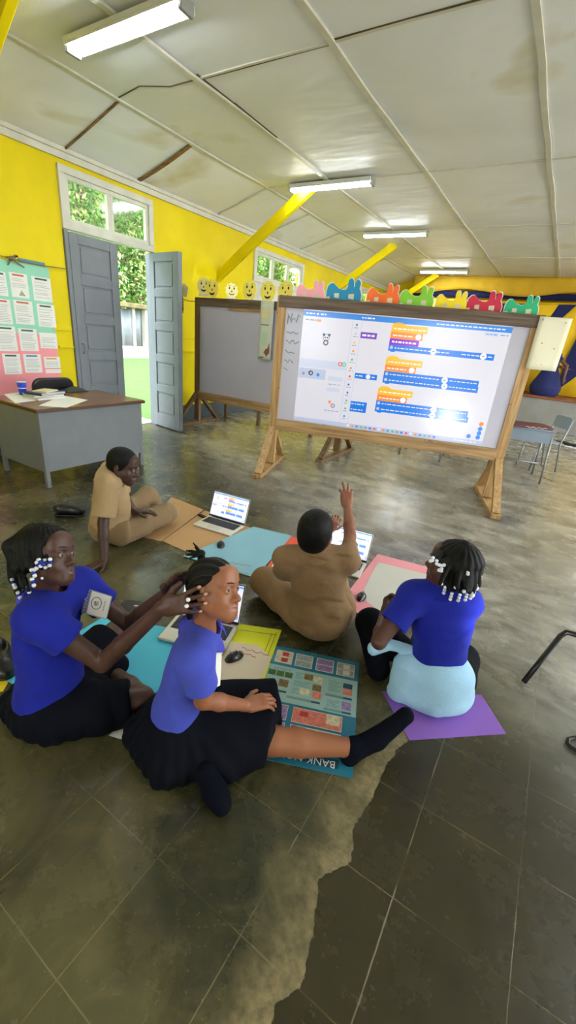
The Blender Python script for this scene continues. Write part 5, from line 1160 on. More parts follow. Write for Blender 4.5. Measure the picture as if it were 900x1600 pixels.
def pleat(S, c, n_, amp):
    c = np.array(c); S.disp(lambda x, y, z: amp * np.sin(n_ * np.arctan2(y - c[1], x - c[0]) + 1.2 * np.sin(9 * z)) * np.clip((.19 - z) / .08, 0, 1))
def base(P): return (float(P[0]), float(P[1]), 0.0)
UP = np.array([0, 0, 1.0]); CR, CD, CF = RW[:, 0], RW[:, 1], RW[:, 2]
def nails(root, parent, tips, m):
    for (e, d, nrm, rr) in tips:
        A = ortho(d, nrm); mb = MB(); mb.ell(e + nrm * rr * .55, (rr * .62, rr * .85, rr * .35), Matrix(A.T.tolist()), 10, 6); child(mb, 'fingernail', m, parent, root)
M_nail = mat('pale_nail', (196, 150, 128), 0.3)
# ---------------------------------------------------------------- the smiling girl at the front
def girl_front():
    J = {}
    J['pel'] = onz((268, 1130), .11); d = dep(J['pel']); J['neck'] = D(318, 976, d - .17)
    f = nz([.82, .57, 0]); rt = np.array([f[1], -f[0], 0]); A = ortho(f, J['neck'] - J['pel'])
    J['rsh'] = J['neck'] + rt * .128 - A[2] * .040; J['lsh'] = J['neck'] - rt * .128 - A[2] * .040
    J['rel'] = D(318, 1094, dep(J['rsh']) + .07); J['rwr'] = D(384, 1102, dep(onz((420, 1096), .12)) - .16)

    J['lel'] = J['lsh'] - A[2] * .215 - f * .03 - rt * .02; J['lwr'] = J['lel'] + f * .05 + rt * .01 - UP * .185
    J['rhip'] = onz((280, 1152), .09); J['lhip'] = onz((292, 1112), .09)
    J['rkn'] = onz((425, 1157), .072); J['ran'] = onz((552, 1168), .052); J['rtoe'] = onz((634, 1118), .165)
    J['lkn'] = onz((420, 1096), .12); J['lan'] = onz((322, 1208), .06); J['ltoe'] = onz((347, 1262), .028)
    hc = D(334, 921, d - .22); hf = nz([.95, .17, .26]); HA = np.array([np.cross(hf, nz(UP + .42 * np.array([-.5, .866, 0]) - hf * (hf @ (UP + .42 * np.array([-.5, .866, 0]))))), hf, nz(UP + .42 * np.array([-.5, .866, 0]) - hf * (hf @ (UP + .42 * np.array([-.5, .866, 0]))))]); hs = .90
    root = thing('person', base(J['pel']), 'smiling girl in washed blue polo sitting with one leg stretched over the bank notes poster', 'person')
    sk = skin('medium_brown_skin', (152, 96, 66))
    S = SDF(); torso(S, J, A, -.014, .92); head(S, hc, HA, hs, J['neck'] - A[2] * .02, .037, 1.8, .0034); arm(S, J['rsh'], J['rel'], J['rwr'], .95); arm(S, J['lsh'], J['lel'], J['lwr'], .95)
    tips = hand(S, J['rwr'], D(427, 1092, dep(J['rwr']) + .05) - J['rwr'], -UP * .8 + f * .3 + CF * .3, 'R', .92, curl=.46, spread=.55)
    hand(S, J['lwr'], f * .8 - UP * .6, -UP, 'L', .86)
    leg(S, J['rhip'], J['rkn'], J['ran'], 1.10); leg(S, J['lhip'], J['lkn'], J['lan'], .9); foot(S, J['ran'], J['ran'] + (J['rtoe'] - J['ran']) * .8, UP - f)
    body = S.build('body', [sk, lipm('rose_lip', (144, 84, 62))], root, .0045, 1, lips_slot(hc, HA, hs)); eyes(root, body, hc, HA, hs, (.35, 1, .05)); nails(root, body, tips[:4], M_nail)
    # smile: two small creases
    # hair: cornrows drawn back to a puff
    r_, f_, u_ = HA; L = lambda x, y, z: hc + (r_ * x + f_ * y + u_ * z) * hs
    S = SDF(); haircap(S, hc, HA, hs, .005, ((0, .052, .070), (0, .72, -.62)), low=-.065)
    def rows(x, y, z):
        px, py, pz = x - hc[0], y - hc[1], z - hc[2]
        a = r_[0] * px + r_[1] * py + r_[2] * pz; c_ = u_[0] * px + u_[1] * py + u_[2] * pz + .03; b = f_[0] * px + f_[1] * py + f_[2] * pz
        return .0062 * (.65 - np.abs(np.sin(8.5 * np.arctan2(a, c_ - .35 * (b + .03))))) - .0015
    S.disp(rows); hair = S.build('hair', [M_hair, mat('scalp_parting', (58, 40, 30), 0.6)], root, .003, 1, lambda P: (np.abs(np.sin(8.5 * np.arctan2((P - hc) @ r_, (P - hc) @ u_ + .03 - .35 * ((P - hc) @ f_ + .03)))) < .10).astype(int))
    mb = MB(); tp = L(0, -.055, .112); rr = np.random.RandomState(5)
    mb.tube([tp - u_ * .02, tp + u_ * .008], .013, 10); mb.ell(tp + u_ * .016 - f_ * .004, (.017, .017, .013), None, 14, 8)
    for k in range(16):
        a = rr.rand() * 6.28; dr = nz(u_ * .5 - f_ * .9 + r_ * math.cos(a) * .6 + u_ * math.sin(a) * .7); q0 = tp + u_ * .012
        mb.tube([q0, q0 + dr * .018, q0 + dr * (.036 + .018 * rr.rand()) - UP * .006 * rr.rand()], [.006, .005, .0022], 6)
    child(mb, 'hair_puff', M_hair, hair, root)
    mb = MB(); s0 = L(.045, -.07, -.03); e0 = D(297, 968, dep(s0) - .01); mb.tube([s0, s0 + (e0 - s0) * .4 - f_ * .008, e0], [.016, .014, .008], 10); child(mb, 'braid', M_hair, hair, root)
    # polo shirt
    S = SDF(); torso(S, J, A, .004, .93); e1, n1 = sleeve(S, J['rsh'], J['rel'], .62, .054, .062, .045); e2, n2 = sleeve(S, J['lsh'], J['lel'], .62, .054, .060, .045)
    S.cut(J['pel'] + A[2] * .085 - f * 0, -A[2] + f * .14, .008); S.wrinkle(.0028, 42, 3, A[2] * .6 + f)
    S.ell(J['neck'] + A[2] * .01 + f * .012, (.050, .054, .05), A, .006, 'sub'); carve_sleeve(S, e1, n1, .046); carve_sleeve(S, e2, n2, .046)
    sh = S.build('polo_shirt', M_polol, root, .0045, 2); collar(root, sh, J, A, M_coll, .051, .032)
    mb = MB()
    for k in range(2): mb.ell(J['neck'] + f * (.074 + .012 * k) - A[2] * (.055 + .035 * k) + rt * .006, (.0045, .0045, .0045), None, 10, 6)
    child(mb, 'button', mat('blue_button', (60, 66, 150), 0.3), sh, root)
    # pleated navy skirt
    S = SDF(); ld = nz(J['rkn'] - J['rhip']); cr = onz((418, 1168), .07)
    S.ell(J['pel'] + UP * .0, (.140, .120, .115), ortho(f, UP), .05); S.ell(J['pel'] + A[2] * .09, (.108, .080, .07), A, .03); S.capcut(J['rhip'], J['rkn'] + ld * .1, .105, .088, cr, ld, .05, .01)
    ll = nz(J['lkn'] - J['lhip']); cl = onz((434, 1097), .12); S.capcut(J['lhip'] + UP * .01, J['lkn'] + ll * .1, .105, .082, cl, ll, .05, .01)
    S.capcut((J['rhip'] + J['lhip']) / 2 - UP * .02, (J['rkn'] + J['lkn']) / 2 - UP * .01, .10, .078, (cr + cl) / 2, ld, .06, .01)
    for a, b, ra, rb in (((232, 1150), (262, 1200), .075, .055), ((262, 1195), (360, 1196), .058, .05), ((250, 1160), (360, 1175), .09, .08), ((222, 1140), (268, 1120), .06, .09)):
        S.cap(onz(a, .045), onz(b, .045), ra, rb, .05)
    S.capcut(onz((262, 1190), .03), onz((244, 1230), .012), .045, .018, onz((240, 1230), 0), nz([-.2, -1, 0]), .02)
    pleat(S, J['pel'] + f * .02, 22, .0045); S.wrinkle(.003, 26, 8); S.cut((0, 0, .004), (0, 0, -1), .004); S.build('pleated_skirt', M_nskirt, root, .0055, 2)
    # socks
    S = SDF(); an, toe = J['ran'], J['rtoe']; sd = nz(an - J['rkn']); S.capcut(an - sd * .05, an, .037, .036, an - sd * .012, -sd, .01); foot(S, an, toe, UP - f, .006); S.wrinkle(.0012, 90, 2); o = S.build('sock', M_sock, root, .0045, 2)
    S = SDF(); an, toe = J['lan'], J['ltoe']; S.cap(an + UP * .01, an + (toe - an) * .5, .040, .040, .02); S.cap(an + (toe - an) * .5, toe, .040, .027, .02); S.ell(toe + (an - toe) * .25 + UP * .008, (.040, .048, .030), ortho(nz(toe - an), UP), .02); S.wrinkle(.0018, 70, 4); S.cut((0, 0, .003), (0, 0, -1), .003); S.build('sock', M_sock, root, .0045, 2)
    beads.cache = {}; M_bo = M_bw; beads(root, hair, [(D(294, 937, dep(hc) - .100), M_bo), (D(291.5, 947, dep(hc) - .098), M_bo)], .0068, None)
    # white name card clipped to the front, seen edge-on
    a_ = D(330, 1003, dep(J['neck']) - .02); bq = thing('name_badge', (a_[0], a_[1], a_[2] - .155), 'white name card hanging from the smiling girl\'s shirt, nearly edge on', 'badge')
    o0 = np.array(bq.location); cx = nz(f * .80 - rt * .25 + CR * .2); cx = nz(-CR * .22 + -CF * .75 + np.array([0, 0, -.2])); top = D(333, 1022, dep(a_) - .03); lo_ = D(330, 1078, dep(a_) - .045)
    uy = lo_ - top; ux = nz(np.cross(np.cross(uy, cx), uy)) * .060; ux = -ux
    mb = MB(); q = [top, top + ux, lo_ + ux, lo_]; nn = nz(np.cross(ux, uy)) * .0016; mb.hexa([p - o0 for p in q], [p + nn - o0 for p in q]); mb.build('card', M_wpaper, bq)
    mb = MB(); mb.tube([a_ - o0, (a_ + top) / 2 + f * .004 - o0, top + ux * .3 - o0], .003, 6); mb.ell(a_ - o0, (.007, .005, .008)); mb.build('clip', M_metal, bq)
    return J, hc
JG2, HG2 = girl_front()
# ---------------------------------------------------------------- the girl doing her hair
def girl_braider():
    J = {}; J['pel'] = onz((78, 1092), .11); d = dep(J['pel']); J['neck'] = D(72, 925, d - .17)
    f = nz([.90, .43, 0]); rt = np.array([f[1], -f[0], 0]); A = ortho(f, J['neck'] - J['pel'])
    J['rsh'] = D(57, 968, dep(J['neck']) - .10); J['lsh'] = J['neck'] - rt * .125 - A[2] * .040 + f * .05
    J['rel'] = reach(160, 1036, J['rsh'], .265, True); J['rwr'] = D(255, 949, dep(HG2) - .045)
    J['lel'] = reach(202, 975, J['lsh'], .25, True); J['lwr'] = D(262, 925, dep(HG2) + .10)
    J['rhip'] = onz((95, 1112), .10); J['lhip'] = onz((100, 1062), .10)
    J['rkn'] = onz((222, 1092), .09); J['ran'] = onz((160, 1040), .05); J['lkn'] = onz((180, 986), .11); J['lan'] = onz((135, 1022), .06)
    hc = D(74, 869, d - .23); hf = nz([.89, .43, .24]); tu = UP + .36 * np.array([-.5, .866, 0]); tu = nz(tu - hf * (hf @ tu)); HA = np.array([np.cross(hf, tu), hf, tu]); hs = .91
    root = thing('person', base(J['pel']), 'girl in royal blue polo with blue and white hair beads reaching out with both arms', 'person')
    sk = skin('deep_brown_skin', (80, 52, 42))
    S = SDF(); torso(S, J, A, -.014, .98); head(S, hc, HA, hs, J['neck'] - A[2] * .02, .040, 0, .0026); arm(S, J['rsh'], J['rel'], J['rwr'], 1.02); arm(S, J['lsh'], J['lel'], J['lwr'], 1.0)
    gd = D(312, 938, dep(HG2) - .085) - J['rwr']; tips = hand(S, J['rwr'], gd, CF + CR * .1, 'R', .92, curls=(.12, .16, .2, .3), spread=1.5)
    hd = D(298, 884, dep(HG2) + .04) - J['lwr']; hand(S, J['lwr'], hd, CR * .6 - CF * .5, 'L', .95, curl=.25, spread=1.3)
    leg(S, J['rhip'], J['rkn'], J['ran'], .98); leg(S, J['lhip'], J['lkn'], J['lan'], .98)
    body = S.build('body', [sk, lipm('deep_lip', (92, 55, 48))], root, .0045, 1, lips_slot(hc, HA, hs)); eyes(root, body, hc, HA, hs, (.1, 1, -.1)); nails(root, body, tips[:4], M_nail)
    r_, f_, u_ = HA; L = lambda x, y, z: hc + (r_ * x + f_ * y + u_ * z) * hs; hd_ = dep(hc)
    S = SDF(); haircap(S, hc, HA, hs, .014, ((0, .050, .060), (0, .85, -.42)), low=-.05); rr = np.random.RandomState(2)
    ang = lambda x, y, z: .0028 * np.sin(26 * np.arctan2((r_[0] * (x - hc[0]) + r_[1] * (y - hc[1]) + r_[2] * (z - hc[2])), (f_[0] * (x - hc[0]) + f_[1] * (y - hc[1]) + f_[2] * (z - hc[2]))))
    crown = L(0, -.03, .102)
    pend = [((20, 905), .0), ((27, 925), .02), ((38, 915), -.03), ((16, 895), .05), ((24, 912), .08)]
    for (pxy, dd) in pend:
        e = D(pxy[0], pxy[1], hd_ + dd - .01); side = L(.05 if dd < .04 else -.05, -.10, .05); S.cap(L(0, -.05, .10), side, .012, .016, .02); S.cap(side, e, .018, .011, .012)
    for k in range(9):
        a = math.radians(-60 + 12 * k * 1.6); top = L(.075 * math.cos(a) * .9, .085 * math.sin(a) * -1 * .5 - .02, .06); low = L(.086 * math.cos(a * .8), -.085 * math.sin(a + .2) - .01, -.03); S.cap(crown, top, .013, .014, .012); S.cap(top, low, .014, .011, .01)
    S.disp(ang); hair = S.build('braided_hair', M_hair, root, .0045, 1)
    px7 = lambda x, y: (x / 6.43, 815 + y / 6.43); near = hd_ - .088
    seq = [((388, 384), 0), ((405, 405), 1), ((450, 388), 0), ((465, 412), 1), ((503, 380), 0), ((508, 408), 1), ((370, 412), 0), ((383, 436), 1), ((408, 446), 0), ((455, 458), 0), ((430, 428), 1), ((497, 440), 0), ((367, 468), 0), ((345, 482), 0), ((318, 486), 0), ((330, 515), 1), ((348, 543), 0), ((322, 580), 0), ((335, 603), 1), ((340, 640), 0)]
    it = [(D(*px7(*p), near + (.02 if p[0] > 440 else 0) - .004), M_bb if c else M_bw) for p, c in seq]
    it += [(D(*px7(*p), hd_ - .045), M_bb if c else M_bw) for p, c in (((280, 652), 0), ((286, 677), 1), ((292, 706), 0))]
    it += [(D(*px7(*p), hd_ - .02), M_bb if c else M_bw) for p, c in (((122, 582), 0), ((130, 608), 1), ((140, 634), 0), ((152, 660), 0), ((180, 716), 0), ((190, 738), 1), ((202, 762), 0))]
    beads.cache = {}; beads(root, hair, it, .0068, None)
    mb = MB(); 
    for chain in (((300, 300), (340, 350), (385, 395), (450, 400), (510, 395)), ((300, 340), (350, 430), (410, 440), (500, 440)), ((290, 380), (345, 480), (335, 540), (340, 640)), ((250, 560), (280, 650), (292, 706))): mb.tube([D(*px7(*p), near + .012 + (.018 if p[0] > 440 else 0)) for p in chain], .0055, 6)
    child(mb, 'front_braid', M_hair, hair, root)
    mb = MB(); mb.ell(D(*px7(422, 570), near + .012), (.0045,) * 3); child(mb, 'ear_stud', M_bw, body, root)
    S = SDF(); torso(S, J, A, .012, 1.0, belly=.012); e1, n1 = sleeve(S, J['rsh'], J['rel'], .47, .060, .072, .05); e2, n2 = sleeve(S, J['lsh'], J['lel'], .50, .058, .064, .05)
    S.cut(J['pel'] + A[2] * .045, -A[2] + f * .22, .01); S.wrinkle(.0032, 34, 5, A[2] + f * .5); S.ell(J['neck'] + A[2] * .008 + f * .015, (.056, .060, .05), A, .006, 'sub'); carve_sleeve(S, e1, n1, .050); carve_sleeve(S, e2, n2, .05)
    sh = S.build('polo_shirt', M_polo, root, .005, 2); collar(root, sh, J, A, M_coll, .058, .036, open_=.5)
    S = SDF(); ld = nz(J['rkn'] - J['rhip']); S.ell(J['pel'] + UP * .0, (.160, .135, .11), ortho(f, UP), .05); S.ell(J['pel'] + A[2] * .07, (.116, .09, .07), A, .03)
    S.capcut(J['rhip'], J['rkn'] + ld * .1, .11, .075, onz((204, 1092), .08), ld, .05, .012); ll = nz(J['lkn'] - J['lhip']); S.capcut(J['lhip'], J['lkn'] + ll * .1, .10, .085, onz((160, 994), .12), ll, .05, .012)
    S.cap(J['pel'] + UP * .0, (J['rkn'] + J['lkn']) / 2 - f * .06 - UP * .03, .10, .055, .06)
    for a, b, ra, rb in (((30, 1100), (95, 1125), .075, .06), ((85, 1118), (178, 1118), .058, .050), ((60, 1090), (150, 1100), .09, .08)): S.cap(onz(a, .045), onz(b, .045), ra, rb, .05)
    pleat(S, J['pel'], 20, .004); S.wrinkle(.003, 24, 9); S.cut((0, 0, .0035), (0, 0, -1), .004); S.build('navy_skirt', M_nskirt, root, .006, 2)
    # name badge on the far sleeve
    c4 = [D(*p, dep(J['lsh']) - .055 + o) for p, o in (((136.5, 919.5), 0), ((175.5, 931.5), .02), ((166.5, 968), .0), ((127, 957.5), -.02))]
    bq = thing('name_badge', tuple(c4[3] - UP * .0), 'white name badge with round emblem pinned near the braiding girl\'s shoulder', 'badge'); o0 = np.array(bq.location)
    def Q(u, v, h=0): a = c4[0] * (1 - u) + c4[1] * u; b = c4[3] * (1 - u) + c4[2] * u; return a * (1 - v) + b * v - o0 + nn * h
    nn = nz(np.cross(c4[1] - c4[0], c4[3] - c4[0])); nn = nn * (-1 if nn @ CF > 0 else 1)
    def qd(mb, u0, v0, u1, v1, h, t, mi=0): b = [Q(u0, v0, h), Q(u0, v1, h), Q(u1, v1, h), Q(u1, v0, h)]; mb.hexa(b, [p + nn * t for p in b], mi)
    mb = MB(); qd(mb, 0, 0, 1, 1, -.002, .002); mb.build('plastic_sleeve', mat('clear_badge_plastic', (168, 170, 190), 0.15), bq)
    mb = MB(); qd(mb, .20, .04, .97, .96, .0003, .0006); mb.build('card', M_wpaper, bq)
    mb = MB(); qd(mb, .01, .02, .17, .98, .0003, .0006, 0)
    for k in range(7): qd(mb, .05, .06 + .13 * k, .12, .13 + .13 * k, .001, .0006, 1)
    mb.build('top_strip', [mat('blue_grey_badge_strip', (84, 88, 136), 0.3), mat('badge_strip_mark', (130, 134, 172), 0.3)], bq)
    mb = MB(); cc = Q(.47, .47, .0012); uu, vv = (c4[1] - c4[0]) * .19, (c4[3] - c4[0]) * .24; P_ = [cc + uu * math.cos(a) + vv * math.sin(a) for a in np.linspace(0, 2 * math.pi, 25)[:-1]]
    mb.tube(P_, .0015, 5, closed=True); mb.build('emblem_ring', mat('emblem_navy', (86, 88, 120), 0.4), bq)
    mb = MB()
    for du, dv, mi in ((-.05, -.02, 0), (.04, -.05, 1), (.0, .06, 0), (.06, .04, 2), (-.03, .05, 1)): mb.ell(Q(.47 + du, .47 + dv, .0012), (.0042, .0042, .0042), None, 8, 6, mi)
    mb.build('emblem_art', [mat('emblem_grey', (110, 112, 110), 0.5), mat('emblem_pink', (200, 150, 150), 0.5), mat('emblem_pale', (190, 186, 170), 0.5)], bq)
    mb = MB()
    for k in range(8): qd(mb, .76, .28 + .055 * k, .81, .315 + .055 * k, .001, .0004)
    mb.build('printed_line', mat('badge_print', (150, 152, 166), 0.5), bq)
    mb = MB(); k0 = D(118, 925, dep(c4[0]) + .0); mb.tube([k0 - o0, D(124, 930, dep(c4[0])) - o0, Q(.02, .45, .002)], .004, 6); mb.box(-.010, .010, -.004, .004, -.006, .006, 0, Matrix.Translation(Vector(k0 - o0))); mb.build('clip', mat('white_plastic_clip', (216, 214, 200), 0.3), bq)
    return J
JG1 = girl_braider()
# ---------------------------------------------------------------- boy leaning on one arm
def boy_lean():
    J = {}; J['pel'] = onz((172, 822), .11); d = dep(J['pel']); J['neck'] = D(172, 738, d - .17)
    f = nz([.68, .73, 0]); rt = np.array([f[1], -f[0], 0]); A = ortho(f, J['neck'] - J['pel'])
    J['rsh'] = J['neck'] + rt * .150 - A[2] * .05; J['lsh'] = J['neck'] - rt * .145 - A[2] * .03
    J['rwr'] = onz((163, 874), .045); J['rel'] = (J['rsh'] + J['rwr']) / 2 + rt * .012 - f * .015
    J['lel'] = J['lsh'] - UP * .22 + f * .06; J['lwr'] = J['lel'] + f * .09 - UP * .05 + rt * .14
    J['rhip'] = onz((190, 832), .10); J['lhip'] = onz((192, 806), .11); J['rkn'] = onz((262, 801), .115); J['ran'] = onz((205, 806), .06); J['lkn'] = onz((232, 774), .17); J['lan'] = onz((250, 800), .06)
    hc = D(192, 728, d - .20); hf = nz([.80, .40, -.50]); HA = ortho(hf, UP + f * .25); hs = 1.10
    root = thing('person', base(J['pel']), 'boy in khaki uniform leaning on one straight arm beside the grey desk', 'person')
    sk = skin('dark_brown_skin', (74, 50, 42))
    S = SDF(); torso(S, J, A, -.010, 1.08); head(S, hc, HA, hs, J['neck'] - A[2] * .02, .048); arm(S, J['rsh'], J['rel'], J['rwr'], 1.12); arm(S, J['lsh'], J['lel'], J['lwr'], 1.1)
    hand(S, J['rwr'] - UP * .012, onz((130, 893), .016) - J['rwr'] + UP * .02, -UP, 'R', 1.0, curl=.12, spread=2.2); hand(S, J['lwr'], f, -UP, 'L', 1.0)
    body = S.build('body', [sk, lipm('dark_lip', (104, 62, 58))], root, .006, 1, lips_slot(hc, HA, hs)); eyes(root, body, hc, HA, hs, (0, 1, -.2))
    S = SDF(); haircap(S, hc, HA, hs, .007, ((0, .060, .062), (0, .85, -.40)), low=-.055); S.build('short_hair', M_hair, root, .006, 1)
    S = SDF(); torso(S, J, A, .020, 1.10, belly=.02); e1, n1 = sleeve(S, J['rsh'], J['rel'], .86, .070, .078, .055); e2, n2 = sleeve(S, J['lsh'], J['lel'], .86, .07, .075, .055)
    S.cut(J['pel'] - A[2] * .03, -A[2] + f * .3, .01); S.wrinkle(.005, 26, 4, A[2]); S.ell(J['neck'] + A[2] * .012 + f * .02, (.062, .066, .05), A, .006, 'sub'); carve_sleeve(S, e1, n1, .06)
    sh = S.build('khaki_shirt', M_khaki, root, .0065, 2); collar(root, sh, J, A, M_khaki, .064, .036, open_=.5)
    S = SDF(); S.ell(J['pel'] - UP * .0, (.165, .145, .115), ortho(f, UP), .04); S.cap(J['rhip'], J['rkn'], .098, .078, .04); S.cap(J['rkn'], J['ran'], .070, .055, .03); S.cap(J['lhip'], J['lkn'], .095, .078, .04); S.cap(J['lkn'], J['lan'], .074, .058, .03)
    S.wrinkle(.005, 30, 6, f); S.cut((0, 0, .006), (0, 0, -1), .004); S.build('khaki_trousers', M_khakip, root, .0065, 2)
    S = SDF(); a0 = J['ran']; S.cap(a0, a0 - f * .12 - UP * .015 - rt * .05, .042, .032, .02); S.cut((0, 0, .006), (0, 0, -1), .004); S.build('sock', M_sock, root, .007, 2)
boy_lean()
# ---------------------------------------------------------------- boy with raised arm, seen from behind
def boy_raise():
    J = {}; J['pel'] = onz((500, 960), .12); d = dep(J['pel']); J['neck'] = D(492, 864, d - .17)
    f = nz([-.53, .85, 0]); rt = np.array([f[1], -f[0], 0]); A = ortho(f, J['neck'] - J['pel'])
    J['lsh'] = J['neck'] - rt * .145 - A[2] * .055; J['rsh'] = D(541, 876, dep(J['neck']) + .03)
    J['rel'] = reach(547, 838, J['rsh'], .235, True); J['rwr'] = reach(543, 792, J['rel'], .215, True)
    J['lel'] = J['lsh'] + f * .17 - UP * .16; J['lwr'] = D(512, 828, dep(J['neck']) + .22)
    J['lhip'] = onz((470, 958), .11); J['rhip'] = onz((530, 950), .11); J['lkn'] = onz((414, 908), .11); J['lan'] = onz((462, 958), .06); J['rkn'] = J['rhip'] + rt * .0 + f * .27; J['ran'] = J['pel'] + f * .22 - rt * .12 - UP * .06
    hc = D(492, 834, d - .20); hf = nz(f + np.array([.28, .05, -.10])); HA = ortho(hf, UP + rt * .02); hs = 1.10
    root = thing('person', base(J['pel']), 'boy in khaki uniform seen from behind with right arm raised', 'person')
    sk = skin('warm_brown_skin', (140, 88, 68))
    S = SDF(); torso(S, J, A, -.010, 1.06); head(S, hc, HA, hs, J['neck'] - A[2] * .02, .050); arm(S, J['rsh'], J['rel'], J['rwr'], 1.08); arm(S, J['lsh'], J['lel'], J['lwr'], 1.05)
    hand(S, J['rwr'], D(541, 764, dep(J['rwr'])) - J['rwr'], f, 'R', .98, curls=(.85, .30, .35, .6), spread=2.2, thumb=1.1); hand(S, J['lwr'], UP * .8 + rt * .5, f, 'L', .8, curl=.9)
    body = S.build('body', [sk, lipm('brown_lip', (130, 80, 72))], root, .0055, 1, lips_slot(hc, HA, hs)); eyes(root, body, hc, HA, hs)
    S = SDF(); haircap(S, hc, HA, hs, .010, ((0, .055, .062), (0, .85, -.42)), low=-.070); S.build('short_hair', M_hair, root, .0055, 1)
    S = SDF(); torso(S, J, A, .018, 1.02, belly=.01); e1, n1 = sleeve(S, J['rsh'], J['rel'], .42, .066, .064, .055); e2, n2 = sleeve(S, J['lsh'], J['lel'], .8, .070, .075, .055)
    S.ell(J['pel'] - f * .02 + UP * .02, (.160, .145, .135), ortho(f, UP), .06); S.cut((0, 0, .02), (0, 0, -1), .02); S.cut(J['pel'] + f * .05 + UP * .05, nz(f * 1.0 - UP * 1.1), .03) if False else None
    S.wrinkle(.007, 30, 23, UP); S.ell(J['neck'] + A[2] * .016 + f * .016, (.062, .066, .05), A, .006, 'sub'); carve_sleeve(S, e1, n1, .052)
    sh = S.build('khaki_shirt', M_khakid, root, .006, 2); collar(root, sh, J, A, M_khakid, .064, .034, open_=.5)
    S = SDF(); S.ell(J['pel'] + f * .04 - UP * .02, (.16, .13, .10), ortho(f, UP), .04); S.cap(J['lhip'], J['lkn'], .095, .085, .04); S.cap(J['lkn'], J['lan'], .082, .066, .03); S.cap(J['rhip'], J['rkn'], .095, .078, .04); S.cap(J['rkn'], J['ran'], .07, .055, .03)
    S.wrinkle(.006, 28, 6, rt); S.cut((0, 0, .004), (0, 0, -1), .004); S.build('khaki_trousers', M_khakid, root, .006, 2)
boy_raise()
